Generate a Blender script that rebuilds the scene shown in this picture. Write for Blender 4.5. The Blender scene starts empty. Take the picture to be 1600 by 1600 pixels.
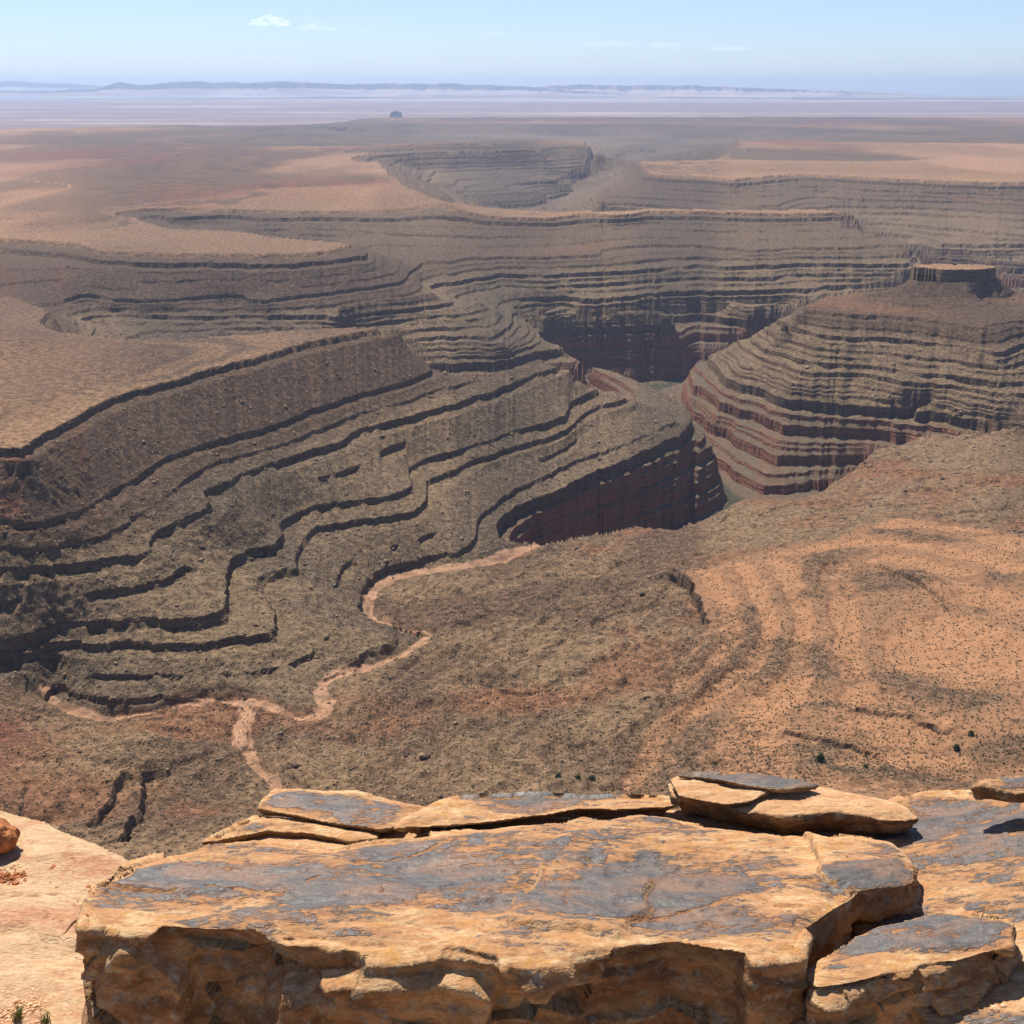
import bpy, bmesh, math, random
import numpy as np
from mathutils import Vector

# ------------------------------------------------------------------ camera, sky, sun, exposure
SC = bpy.context.scene
COL = SC.collection
EYE = 2.2                                   # eye height above the big slab's front edge
PITCH = math.radians(18.9)                  # camera looks down
FPX = 800.0 / math.tan(math.radians(22.5))  # focal length in photo pixels (1600 px frame)
cam_d = bpy.data.cameras.new('camera')
cam = bpy.data.objects.new('camera', cam_d); COL.objects.link(cam)
cam.location = (0, 0, EYE); cam.rotation_euler = (math.pi/2 - PITCH, 0, 0)
cam_d.sensor_fit = 'HORIZONTAL'; cam_d.angle = math.radians(45)
cam_d.clip_start = 0.05; cam_d.clip_end = 300000
SC.camera = cam
SUN_EL, SUN_AZ = math.radians(60), math.radians(-28)     # azimuth from +Y towards +X
W = bpy.data.worlds.new('World'); SC.world = W; W.use_nodes = True
nt = W.node_tree; nt.nodes.clear()
sky = nt.nodes.new('ShaderNodeTexSky'); sky.sky_type = 'NISHITA'; sky.sun_disc = False
sky.sun_elevation = SUN_EL; sky.sun_rotation = SUN_AZ
sky.altitude = 1900; sky.air_density = 1.0; sky.dust_density = 1.0; sky.ozone_density = 3.0
bg = nt.nodes.new('ShaderNodeBackground'); bg.inputs[1].default_value = 0.082
wo = nt.nodes.new('ShaderNodeOutputWorld')
wb = nt.nodes.new('ShaderNodeMix'); wb.data_type = 'RGBA'; wb.blend_type = 'MULTIPLY'; wb.inputs[0].default_value = 1
wb.inputs[7].default_value = (0.93, 0.96, 1.09, 1)          # the camera's cool white balance
nt.links.new(sky.outputs[0], wb.inputs[6]); nt.links.new(wb.outputs[2], bg.inputs[0]); nt.links.new(bg.outputs[0], wo.inputs[0])
sl = bpy.data.lights.new('sun', 'SUN'); sl.energy = 5.0; sl.angle = math.radians(0.5); sl.color = (1, 0.955, 0.88)
so = bpy.data.objects.new('sun', sl); COL.objects.link(so)
sdir = Vector((math.sin(SUN_AZ)*math.cos(SUN_EL), math.cos(SUN_AZ)*math.cos(SUN_EL), math.sin(SUN_EL)))
so.rotation_euler = sdir.to_track_quat('Z', 'Y').to_euler(); so.location = sdir*50
SC.view_settings.view_transform = 'Standard'; SC.view_settings.look = 'None'
SC.view_settings.exposure = 0.6; SC.view_settings.gamma = 1.0
SC.render.engine = 'CYCLES'
SC.cycles.max_bounces = 4; SC.cycles.diffuse_bounces = 2; SC.cycles.adaptive_threshold = 0.03; SC.cycles.volume_bounces = 0
SC.cycles.use_denoising = True

# ------------------------------------------------------------------ small helpers
rng = np.random.default_rng(7)
def lin(r, g, b):
    f = lambda c: (c/255/12.92) if c/255 <= 0.04045 else ((c/255+0.055)/1.055)**2.4
    return (f(r), f(g), f(b))
def ang(y): return PITCH + np.arctan((np.asarray(y, float)-800)/FPX)
RELIEF = 0.86                                # canyon relief below the plateau level
def ds(D): D = np.asarray(D, float); return np.where(D > 350, 350+(D-350)*RELIEF, D)
def ground(x, y, D):
    """photo pixel + (unscaled) drop below the eye -> world X, Y"""
    D = ds(D); F = D/np.tan(ang(y)); return (np.asarray(x, float)-800)/FPX*(F*math.cos(PITCH)+D*math.sin(PITCH)), F
def ground_f(x, F, D):
    F = np.where(np.asarray(D) > 500, np.asarray(F)*0.945, F); D = ds(D)
    return (np.asarray(x, float)-800)/FPX*(F*math.cos(PITCH)+D*math.sin(PITCH)), F
def hash2(ix, iy, seed):
    h = ix*np.uint32(374761393) + iy*np.uint32(668265263) + np.uint32((seed*974634777) & 0xFFFFFFFF)
    h = (h ^ (h >> np.uint32(13)))*np.uint32(1274126177)
    return ((h ^ (h >> np.uint32(16))) & np.uint32(0xFFFFFF)).astype(np.float32)*np.float32(1/0xFFFFFF)
def vn2(x, y, seed=0):
    fx0 = np.floor(x); fy0 = np.floor(y); fx = (x-fx0).astype(np.float32); fy = (y-fy0).astype(np.float32)
    fx = fx*fx*(3-2*fx); fy = fy*fy*(3-2*fy)
    ix = fx0.astype(np.int32).view(np.uint32); iy = fy0.astype(np.int32).view(np.uint32); o = np.uint32(1)
    a = hash2(ix, iy, seed); b = hash2(ix+o, iy, seed); c = hash2(ix, iy+o, seed); d = hash2(ix+o, iy+o, seed)
    return (a+(b-a)*fx)*(1-fy) + (c+(d-c)*fx)*fy
def fbm2(x, y, seed=0, octv=3, gain=0.5):
    s = 0; a = 1; t = 0
    for o in range(octv):
        s = s + a*(vn2(x*2**o+o*17.3, y*2**o-o*9.1, seed+o)*2-1); t += a; a *= gain
    return s/t
def vn3(p, seed=0):
    i = np.floor(p); f = (p-i).astype(np.float32); f = f*f*(3-2*f); i = i.astype(np.int32).view(np.uint32)
    def h(dx, dy, dz): return hash2(i[:,0]+np.uint32(dx) + (i[:,2]+np.uint32(dz))*np.uint32(7919), i[:,1]+np.uint32(dy), seed)
    x0 = h(0,0,0)*(1-f[:,0])+h(1,0,0)*f[:,0]; x1 = h(0,1,0)*(1-f[:,0])+h(1,1,0)*f[:,0]
    x2 = h(0,0,1)*(1-f[:,0])+h(1,0,1)*f[:,0]; x3 = h(0,1,1)*(1-f[:,0])+h(1,1,1)*f[:,0]
    return (x0*(1-f[:,1])+x1*f[:,1])*(1-f[:,2]) + (x2*(1-f[:,1])+x3*f[:,1])*f[:,2]
def fbm3(p, seed=0, octv=3, gain=0.5):
    s = 0; a = 1; t = 0
    for o in range(octv):
        s = s + a*(vn3(p*2**o+o*5.7, seed+o)*2-1); t += a; a *= gain
    return s/t
def sstep(a, b, x):
    t = np.clip((x-a)/(b-a), 0, 1); return t*t*(3-2*t)
def tag(o, label=None, cat=None, group=None, kind=None):
    if label: o['label'] = label
    if cat: o['category'] = cat
    if group: o['group'] = group
    if kind: o['kind'] = kind
    return o
class NT:
    """tiny node-tree builder"""
    def __init__(s, name):
        s.m = bpy.data.materials.new(name); s.m.use_nodes = True; s.t = s.m.node_tree; s.t.nodes.clear()
        s.out = s.t.nodes.new('ShaderNodeOutputMaterial')
    def n(s, typ, ins={}, **kw):
        d = s.t.nodes.new('ShaderNode'+typ)
        for k, v in kw.items(): setattr(d, k, v)
        for k, v in ins.items(): s.set(d.inputs[k], v)
        return d
    def set(s, sock, v):
        if isinstance(v, bpy.types.NodeSocket): s.t.links.new(v, sock)
        elif isinstance(v, bpy.types.Node): s.t.links.new(v.outputs[0], sock)
        elif isinstance(v, (tuple, list)) and sock.type == 'RGBA' and len(v) == 3: sock.default_value = (*v, 1)
        else: sock.default_value = v
    def math(s, op, a, b=None, c=None, clamp=False):
        d = s.n('Math', {0: a}, operation=op); d.use_clamp = clamp
        if b is not None: s.set(d.inputs[1], b)
        if c is not None: s.set(d.inputs[2], c)
        return d.outputs[0]
    def mix(s, f, a, b, bt='MIX'):
        d = s.n('Mix', data_type='RGBA', blend_type=bt); d.clamp_factor = True
        s.set(d.inputs[0], f); s.set(d.inputs[6], a); s.set(d.inputs[7], b); return d.outputs[2]
    def ramp(s, f, lo, hi, a=0.0, b=1.0):
        d = s.n('MapRange', {0: f, 1: lo, 2: hi, 3: a, 4: b}, interpolation_type='SMOOTHSTEP'); return d.outputs[0]
    def noise(s, vec, scale, detail=3, rough=0.55, dist=0.0):
        d = s.n('TexNoise', {'Vector': vec, 'Scale': scale, 'Detail': detail, 'Roughness': rough, 'Distortion': dist}); return d.outputs[0]
    def voro(s, vec, scale, feature='F1', out=0, rnd=1.0):
        d = s.n('TexVoronoi', {'Vector': vec, 'Scale': scale, 'Randomness': rnd}, feature=feature); return d.outputs[out]
    def mapv(s, vec, sc=(1,1,1), rot=(0,0,0)):
        return s.n('Mapping', {0: vec, 2: rot, 3: sc}).outputs[0]
    def done(s, color, rough, bump=None, bstr=1.0, bdist=1.0, spec=0.3):
        p = s.n('BsdfPrincipled', {'Base Color': color, 'Roughness': rough, 'Specular IOR Level': spec})
        if bump is not None:
            b = s.n('Bump', {'Height': bump, 'Strength': bstr, 'Distance': bdist}); s.set(p.inputs['Normal'], b)
        s.t.links.new(p.outputs[0], s.out.inputs[0]); return s.m

# ------------------------------------------------------------------ terrain: traced strata lines -> height field
# every line: bed coordinate u, drop D below the eye (scalar, or start/end pair), photo points (x, y) or (x, F) with far=True
LN = []
def L(u, D, pts, far=False):
    pts = np.array(pts, float); n = len(pts)
    d = np.interp(np.arange(n), np.linspace(0, n-1, len(np.atleast_1d(D))), np.atleast_1d(np.asarray(D, float)))
    uu = np.interp(np.arange(n), np.linspace(0, n-1, len(np.atleast_1d(u))), np.atleast_1d(np.asarray(u, float)))
    X, Y = (ground_f if far else ground)(pts[:,0], pts[:,1], d)
    LN.append((uu, d-uu, X, Y))
# --- near spur (left)
L(350, 350, [(-260,715),(0,702),(40,700),(60,687),(100,665),(130,645),(165,630),(210,612),(250,600),(280,591),(310,582),(350,572),(400,560),(450,545),(500,532),(550,524),(590,515),(622,511)])
L(350, 350, [(622,511),(560,508),(480,511),(400,518),(300,527),(220,530),(150,527),(100,519),(75,511),(70,503),(83,487),(76,481),(50,470),(20,462),(-80,455),(-250,455)])
L(420, (406,409,420,428,427,421,410), [(-260,812),(0,805),(75,807),(125,795),(170,770),(220,742),(262,705)])
L(440, (430,436,442,445,441,440,440,440,440,440), [(315,727),(345,717),(400,706),(450,692),(527,658),(610,632),(700,603),(750,592),(800,572),(846,554)])
L(455, (450,452,462,473,480,483,471), [(-260,890),(0,882),(65,882),(125,880),(200,875),(247,870),(236,850)])
L(455, (466,459,452,443,446,450,454)+(455,)*8, [(240,835),(275,812),(336,783),(312,762),(355,750),(410,724),(470,705),(535,690),(558,672),(610,658),(680,640),(740,620),(800,600),(830,585),(887,569)])
L(480, 487, [(335,840),(375,820),(408,815)])
L(505, 505, [(356,895),(362,878),(390,852),(436,845),(440,830),(434,815),(462,800),(500,786),(560,782),(600,778),(640,760),(637,727),(670,715),(720,700),(760,687),(812,670),(881,652),(887,633),(912,617),(962,603)])
L(520, 520, [(390,918),(410,895),(465,882),(472,845),(475,835),(500,818),(565,812),(645,797),(664,782),(662,750),(690,742),(740,717),(812,695),(869,680),(900,664),(909,649),(944,633),(981,622)])
L(540, 538, [(766,733),(800,730),(869,705),(925,672),(960,655),(1000,640)])
L(553, 553, [(765,795),(769,789),(812,761),(875,730),(944,705),(1009,680),(1062,655)])
L(565, 565, [(781,830),(775,817),(812,789),(869,771),(950,733),(1022,699),(1078,667)])
L(565, 565, [(1078,667),(1085,655),(1075,632),(1040,606),(1000,586),(940,566),(880,545),(842,530)])
L(603, 612, [(1059,724),(1114,697),(1118,690)])
L(505, 518, [(-260,1008),(0,1003),(30,995),(88,974),(130,970),(200,968),(300,962),(383,952),(384,966)])
L(520, 538, [(92,1008),(150,1012),(250,1010),(330,1000),(400,993),(424,985),(428,1000)])
# --- left pit (side canyon going out of frame)
L(550, 574, [(-260,1085),(0,1081),(72,1079),(76,1062)])
L(520, 532, [(-260,1042),(0,1036),(50,1024)])
# --- back canyon behind near spur, wall of the middle mesa
L(350, 350, [(-300,372),(-120,372),(0,374),(60,376),(100,380),(125,385),(150,393),(200,394),(300,396),(400,397),(475,397),(520,391),(557,382)])
L(362, 362, [(-300,385),(-120,385),(0,386),(40,390),(100,396),(140,406),(250,409),(350,410),(425,412),(475,410),(530,406),(574,400),(574,392)])
L(350, 350, [(557,381),(520,376),(475,372),(420,367),(390,361),(340,358),(270,356),(240,350),(215,341)])
L(420, 441, [(100,479),(150,477),(220,474),(300,474),(360,473),(420,476)])
L(420, 438, [(530,481),(560,473),(600,467),(640,462),(677,457)])
L(455, 460, [(120,488),(200,489),(300,486),(360,484),(400,489),(440,492),(500,493),(540,490),(580,480),(640,472),(700,466),(745,463),(750,467)])
L(480, 478, [(140,510),(220,514),(300,514),(370,512)])
L(480, 478, [(600,502),(650,497),(700,493),(749,492)])
L(505, 497, [(380,530),(500,530),(610,513),(660,508),(720,505),(774,507)])
L(520, 512, [(640,530),(680,526),(740,524),(790,528)])
L(553, 540, [(820,497),(840,515),(842,530),(830,540)])
L(715, 715, [(970,612),(930,640),(880,690),(800,722),(700,735),(550,740),(400,745),(280,745)])
L(600, 600, [(280,700),(200,690),(150,660)])
# --- notch behind the middle mesa and long wall P3
L(350, 350, [(215,341),(250,335),(310,331),(345,328),(420,329),(520,331),(620,328),(680,321),(720,316)])
L(362, 362, [(330,346),(400,341),(500,340),(600,342),(640,340)])
L((352,349,349,349,349,349,349), 360, [(690,334),(740,335),(790,339),(850,341),(880,338),(905,332),(927,330)])
L((376,392,396,405), (377,391,394,402), [(238,346),(270,355),(320,357),(370,361)])
L(430, 425, [(420,3560),(520,3520)], far=True)
L(349, 360, [(927,331),(960,337),(985,335),(1015,327),(1080,329),(1150,331),(1230,334),(1300,332),(1328,331)])
L(349, 360, [(1328,331),(1335,329),(1280,327),(1200,326),(1015,324.5),(960,331),(927,328.5),(850,329),(800,327),(750,322),(720,316)])
L(390, 398, [(840,370),(890,371),(920,362),(960,357),(1010,353)])
L(390, 398, [(1130,360),(1215,361),(1365,359)])
L(420, 420, [(580,396),(640,408),(700,408),(740,400),(790,401),(830,403),(880,400),(936,399),(940,388),(990,382),(1035,381),(1100,383),(1160,388),(1180,391),(1250,387),(1325,386),(1375,381),(1418,385),(1416,378),(1395,370)])
L(455, 455, [(665,447),(690,442),(740,436),(775,428),(830,431),(900,428),(975,424),(1050,418),(1090,413),(1150,418),(1180,419),(1260,413),(1330,412),(1400,413),(1450,409)])
L(480, 478, [(700,462),(740,452),(790,444),(830,448),(880,446),(940,442),(1000,436),(1060,432),(1110,433),(1160,431),(1240,428),(1340,427)])
L(505, 505, [(735,484),(770,480),(840,480),(880,472),(930,470),(990,463),(1040,456),(1100,456),(1150,455),(1200,455),(1270,452)])
L(520, 519, [(840,492),(880,484),(940,484),(1000,478),(1050,482)])
L(520, 519, [(1130,462),(1180,474),(1220,468),(1275,464)])
L(565, 565, [(842,530),(838,520),(852,503),(890,505),(936,508),(985,499),(1040,492),(1094,491),(1150,489),(1206,488),(1260,492),(1330,499),(1440,503)])
L(715, 712, [(985,606),(1040,603),(1100,602),(1160,602),(1230,600),(1320,598),(1440,580),(1520,540),(1590,500)])
L(690, 690, [(850,596),(890,592),(936,590),(985,588),(1040,583),(1094,580),(1150,577),(1206,574)])
L(690, 690, [(1235,762),(1290,752),(1345,745)])
# --- right butte
L(350, 350, [(1427,420),(1440,418),(1500,421),(1540,422),(1553,419),(1550,416),(1500,414.5),(1445,415),(1427,420)])
L(340, 341, [(1450,417.5),(1530,417.5)])
L(412, 414, [(1262,478),(1285,465),(1330,455),(1378,452),(1440,462),(1500,468),(1560,468),(1600,460),(1700,455)])
L(420, 420, [(1230,488),(1273,483),(1300,488),(1350,491),(1381,491),(1444,499),(1506,510),(1537,511),(1553,503),(1600,500),(1720,495),(1850,500)])
L(455, 460, [(1206,500),(1231,511),(1275,525),(1319,527),(1381,527),(1444,536),(1506,544),(1553,553),(1575,549),(1600,536),(1720,528),(1850,533)])
L(480, 481, [(1209,521),(1250,536),(1275,544),(1319,546),(1381,549),(1444,558),(1506,564),(1569,572),(1600,561),(1720,553),(1850,560)])
L(520, 516, [(1150,530),(1181,555),(1250,581),(1275,583),(1331,580),(1381,589),(1412,596),(1506,602),(1569,614),(1600,614),(1720,608),(1850,615)])
L(540, 533, [(1150,555),(1162,571),(1200,583),(1237,599),(1275,600),(1334,596),(1381,605),(1412,616),(1475,618),(1537,630),(1600,636),(1720,640),(1850,650)])
L(565, 565, [(1100,555),(1128,577),(1131,592),(1162,600),(1194,611),(1222,628),(1262,627),(1319,630),(1381,639),(1444,646),(1531,655),(1556,660),(1640,668),(1850,690)])
L(565, 565, [(1100,555),(1120,548),(1170,533),(1230,526),(1320,525),(1450,515),(1560,480),(1650,455)])
L(603, 604, [(1075,582),(1085,603),(1120,618),(1128,630),(1165,640),(1205,655),(1226,668)])
L(648, 652, [(1066,632),(1100,660),(1130,668),(1165,690),(1200,706),(1215,722)])
L(603, 608, [(1226,668),(1300,668),(1380,672),(1440,670)])
L(690, 695, [(1066,668),(1120,720),(1160,752),(1190,768),(1230,772)])
# --- river in the gorge in front of spur and butte
L(715, 715, [(1010,2900),(1050,2650),(1085,2430),(1112,2260),(1150,2080),(1200,1960),(1260,1960),(1320,2010),(1400,2080),(1500,2070),(1600,2060),(1850,2080)], far=True)
L((715,715,700), (715,712,690), [(1150,2080),(1090,1985),(1000,1885),(930,1790),(880,1720),(845,1670)], far=True)
L(640, 640, [(830,1640),(818,1625)], far=True)
# --- near bank of the gorge
nb = [(806,845),(844,850),(881,845),(937,830),(950,824),(984,812),(1025,822),(1062,826),(1072,817),(1109,806),(1128,793),(1162,775),(1194,779),(1237,779),(1287,768),(1294,753),(1328,731),(1366,697),(1406,690),(1431,676),(1528,672),(1600,656),(1700,640),(1850,615)]
nbD = [577,577,576,572,570,566,567,568,567,566,564,562,562,561,560,559,558,555,551,548,540,531,520,505]
L([min(d, 562) for d in nbD], nbD, nb)
_X, _Y = ground(np.array(nb)[:,0], np.array(nb)[:,1], np.array(nbD, float))
LN.append((np.full(len(nb), 612.0), np.full(len(nb), 0.0), _X*1.012, _Y*1.012+12))
# --- dry wash
WASH = [([(432,1222),(425,1205),(402,1185),(392,1165),(378,1145),(376,1128),(388,1108),(372,1093),(345,1084),(300,1087),(262,1094),(238,1102),(180,1108),(120,1104),(90,1090),(72,1080)], (546,572), 5),
        ([(345,1084),(385,1092),(430,1108),(470,1117),(500,1118),(511,1100),(500,1078),(512,1058),(545,1042),(585,1026),(625,1012),(655,999),(668,985),(655,975),(615,968),(588,960),(574,947),(574,932),(590,910),(612,898),(650,890),(720,883),(760,872),(800,858),(845,851)], (559,577), 6.5)]
for p, d, w in WASH: L((min(d[0],550), 561), d, p)
# --- near hills and sand terrace
L(524, 524, [(1058,888),(1080,915),(1095,945),(1100,970),(1078,1008),(1042,1058),(1032,1090),(1002,1130),(987,1160),(975,1200),(958,1235)])
L(514, 514, [(1130,880),(1180,960),(1190,1040),(1170,1120),(1150,1200)])
L(510, 510, [(1400,805),(1460,850),(1500,930),(1440,1010),(1400,1080),(1500,1150),(1560,1230)])
L(500, 500, [(1620,900),(1620,1000),(1620,1100),(1650,1230)])
L(520, 520, [(1150,860),(1250,845),(1330,815),(1400,805)])
L(545, 545, [(1000,850),(1060,850),(1150,835),(1230,815),(1300,800)])
L(538, 538, [(1440,740),(1520,720),(1600,690)])
L(524, 524, [(1480,800),(1560,770),(1660,730)])
L(553, 553, [(760,930),(800,925),(870,915),(940,880)])
L(546, 546, [(740,985),(800,985),(880,960),(980,920)])
L(548, 548, [(560,1100),(640,1050),(720,1030)])
L(536, 536, [(640,1140),(740,1100),(860,1060),(960,1040)])
L(530, 530, [(600,1210),(720,1190),(850,1150),(940,1130)])
L(545, 545, [(470,1190),(520,1160)])
L(540, 540, [(120,1150),(200,1160),(280,1190),(330,1240)])
L(528, 528, [(-200,1150),(0,1165),(80,1190),(140,1240)])
L(518, 518, [(-200,1220),(0,1260),(60,1320)])
L(450, 450, [(-300,560),(200,560),(700,560),(1100,560),(1900,560)], far=True)
L(340, 340, [(-300,380),(800,380),(1900,380)], far=True)
# --- plateau tops
L(340, 340, [(-260,640),(-100,600),(0,585),(100,560),(250,545)])
L(343, 343, [(-200,700),(0,647),(60,620),(100,602),(140,592),(180,580),(215,570)])
L(335, 335, [(-300,520),(-100,520),(0,520),(60,530)])
L(335, 335, [(-300,330),(0,330),(150,335)])
L(330, 330, [(-300,280),(0,280),(200,285),(400,280),(500,285)])
L(325, 322, [(-300,240),(0,240),(200,240),(400,235),(500,232)])
# --- far canyon
L(350, 328, [(395,297),(430,293),(520,291),(600,290),(626,289)])
L(335, 322, [(400,288),(500,285),(560,280)])
L(350, 318, [(720,316),(690,312),(665,302),(640,292),(628,283),(610,272),(596,250),(565,255),(535,260)])
L(350, 312, [(535,258),(560,242),(610,236),(700,232),(770,231),(840,231)])
L(340, 303, [(620,222),(740,221),(800,219),(900,218)])
L(350, 310, [(840,229),(880,220),(912,219),(925,226),(932,231)])
L(420, 385, [(630,251),(700,251),(800,248),(872,249)])
L(455, 420, [(640,268),(750,263),(870,261),(960,254)])
L(480, 450, [(690,281),(760,277),(850,275),(930,273)])
L(505, 488, [(690,300),(760,297),(850,294)])
L(540, 525, [(740,313),(790,310),(830,308)])
L(575, 560, [(755,322),(800,323),(830,322),(860,312),(900,300),(940,285),(965,262),(975,250)])
L(500, 440, [(975,249),(1000,243),(1060,240),(1110,236)])
L(505, 500, [(860,330),(880,322),(905,313),(925,303),(940,290)])
L(420, 405, [(940,310),(955,292),(975,275),(985,262)])
L(350, 335, [(987,251.5),(1000,260),(1015,272),(1050,274),(1100,276),(1150,281),(1180,277),(1225,273),(1270,271),(1300,274),(1350,276),(1400,279),(1450,281),(1500,284),(1550,285),(1600,284),(1750,283),(1900,285)])
L(350, 335, [(987,251),(1050,250),(1110,249),(1130,240),(1160,224),(1150,218)])
L(340, 328, [(1050,262),(1200,262),(1400,262),(1600,265),(1900,265)])
L(350, 335, [(1176,222),(1210,231),(1300,234),(1385,238)])
L(372, 356, [(1180,236),(1260,246),(1380,248)])
L(350, 335, [(1406,241),(1470,246)])
L(335, 318, [(1200,218),(1400,225),(1600,230),(1900,235)])
L(420, 405, [(1080,322),(1150,323),(1230,321)])
L(420, 400, [(1215,318),(1290,302)])
L(420, 405, [(1400,312),(1480,314),(1600,318),(1800,318)])
L(455, 445, [(1330,330),(1420,331),(1500,337),(1600,341),(1800,343)])
L(480, 472, [(1455,355),(1500,357),(1600,366),(1800,368)])
L(505, 500, [(1420,378),(1500,384),(1600,386),(1800,386)])
L(540, 530, [(1500,397),(1600,405),(1800,408)])
L(565, 560, [(1540,4250),(1700,4250),(1900,4250)], far=True)
L(565, 565, [(1380,4200),(1440,3900)], far=True)
L(600, 590, [(815,6300),(850,5500),(890,4950),(950,4650)], far=True)
L((560,560,600,715,715,715), (550,550,590,710,715,715), [(950,4650),(1100,4560),(1300,4520),(1450,4150),(1600,3900),(1900,3700)], far=True)
# --- far blue wall and the plain
L(350, 322, [(480,197),(520,194),(600,192),(700,192.5),(800,192.5),(950,193),(1100,194),(1200,196),(1300,200),(1400,203)])
L(470, 420, [(520,210),(620,212),(700,213),(800,210),(950,214),(1100,216)])
L(480, 430, [(950,222),(1000,228),(1060,226),(1120,222)])
L(335, 320, [(-300,212),(0,212),(200,208),(400,204)])
L(335, 312, [(560,15000),(800,15200),(1200,15400),(1900,15000)], far=True)
L(345, 330, [(-400,11300),(0,11300),(300,12600)], far=True)
PLX, PLF = (-400,0,400,800,1200,2000), (13000,13000,14800,17800,18500,18500)
L(430, 430, list(zip(PLX, PLF)), far=True)
L(434, 434, [(-400,20500),(800,22000),(2000,22000)], far=True)
L(330, 330, [(-400,32000),(800,32000),(2000,32000)], far=True)
L(235, 235, [(-400,45000),(800,45000),(2000,45000)], far=True)

TH = math.radians(28.5); NTH, NRC = 400, 720
LR0, LR1 = math.log(350), math.log(46000)
def densify(u, dp, X, Y, step=0.5):
    th = np.arctan2(X, Y); lr = np.log(np.hypot(X, Y))
    gi = (th+TH)/(2*TH)*(NTH-1); gj = (lr-LR0)/(LR1-LR0)*(NRC-1)
    seg = np.hypot(np.diff(gi), np.diff(gj)); out = []
    for k, s in enumerate(seg):
        t = np.linspace(0, 1, max(2, int(s/step)+1))
        out.append(np.stack([gi[k]+t*(gi[k+1]-gi[k]), gj[k]+t*(gj[k+1]-gj[k]), u[k]+t*(u[k+1]-u[k]), dp[k]+t*(dp[k+1]-dp[k])], 1))
    return np.concatenate(out)
ALL = np.concatenate([densify(*l) for l in LN])
def solve(col):
    prev = None
    for f in (16, 8, 4, 2, 1):
        nt_, nr_ = (NTH+f-1)//f, (NRC+f-1)//f
        ii = np.round(ALL[:,0]/f).astype(int); jj = np.round(ALL[:,1]/f).astype(int)
        ok = (ii >= 0) & (ii < nt_) & (jj >= 0) & (jj < nr_)
        S = np.zeros((nr_, nt_)); C = np.zeros((nr_, nt_))
        np.add.at(S, (jj[ok], ii[ok]), ALL[ok, col]); np.add.at(C, (jj[ok], ii[ok]), 1)
        fix = C > 0; val = S/np.maximum(C, 1)
        if prev is None: g = np.full((nr_, nt_), val[fix].mean())
        else:
            g = np.repeat(np.repeat(prev, 2, 0), 2, 1)
            g = np.pad(g, ((0, max(0, nr_-g.shape[0])), (0, max(0, nt_-g.shape[1]))), 'edge')[:nr_, :nt_]
        g[fix] = val[fix]
        wt = 1/(2*TH/(nt_-1))**2; wr = 1/((LR1-LR0)/(nr_-1))**2; s = 2*(wt+wr); wt /= s; wr /= s
        par = (np.add.outer(np.arange(nr_), np.arange(nt_)) % 2).astype(bool)
        m0 = ~fix & par; m1 = ~fix & ~par
        for it in range(260 if f > 1 else 160):
            for m in (m0, m1):
                p = np.pad(g, 1, 'edge')
                q = wt*(p[1:-1, :-2]+p[1:-1, 2:]) + wr*(p[:-2, 1:-1]+p[2:, 1:-1])
                g = np.where(m, g+1.6*(q-g), g)
        prev = g
    return prev
def blur(g, n):
    for _ in range(n):
        p = np.pad(g, 1, 'edge'); g = (p[1:-1,:-2]+p[1:-1,2:]+p[:-2,1:-1]+p[2:,1:-1]+2*g)/6
    return g
U = blur(solve(2), 1); DIP = blur(solve(3), 14)
def sampg(G, th, lr):
    gi = np.clip((th+TH)/(2*TH)*(NTH-1), 0, NTH-1.001); gj = np.clip((lr-LR0)/(LR1-LR0)*(NRC-1), 0, NRC-1.001)
    i = gi.astype(int); j = gj.astype(int); a = (gi-i); b = (gj-j)
    return (G[j,i]*(1-a)+G[j,i+1]*a)*(1-b) + (G[j+1,i]*(1-a)+G[j+1,i+1]*a)*b

# bed: coordinate of the cliff's top edge, cliff height, run in u
BEDS = [(328,3,0.4),(335,4,0.4),(339,2.5,0.4),(343,3.6,0.4),(347,2.2,0.4),(350,8,0.5),(362,8,0.6),(376,2,0.5),(390,3.5,0.5),(405,2.5,0.5),(420,8,0.6),(430,2,0.5),(440,5,0.6),(455,9,0.6),(468,4,.6),(480,8,0.6),(492,4,0.6),(505,9.5,0.7),(520,10,0.7),(530,3.5,0.5),(540,6.5,0.6),(547,3,0.5),(553,6,0.6),(565,20,1.4),(588,8,0.6),(603,21,1.5),(628,5,0.5),(637,5,0.5),(648,20,1.6),(672,6,0.6),(686,19,1.5),(712,0,1)]
BB, BC, BE = (np.array([b[i] for b in BEDS], np.float32) for i in range(3))
def terrace(u, m, kb):
    """smooth bed coordinate -> stepped drop: each bed a cliff, then talus down to the next bed"""
    b = BB[kb]; nb_ = BB[np.minimum(kb+1, len(BEDS)-1)]; e = BE[kb]
    cc = np.minimum(BC[kb]*m, (nb_-b)*0.92)
    z = np.where(u < b+e, b+cc*(u-b)/e, b+cc+(nb_-b-cc)*((u-b-e)/np.maximum(nb_-b-e, 0.1)))
    z = np.where(u < BB[0], u, z)
    return np.where(u > 712, np.minimum(u, 715), z)

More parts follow.
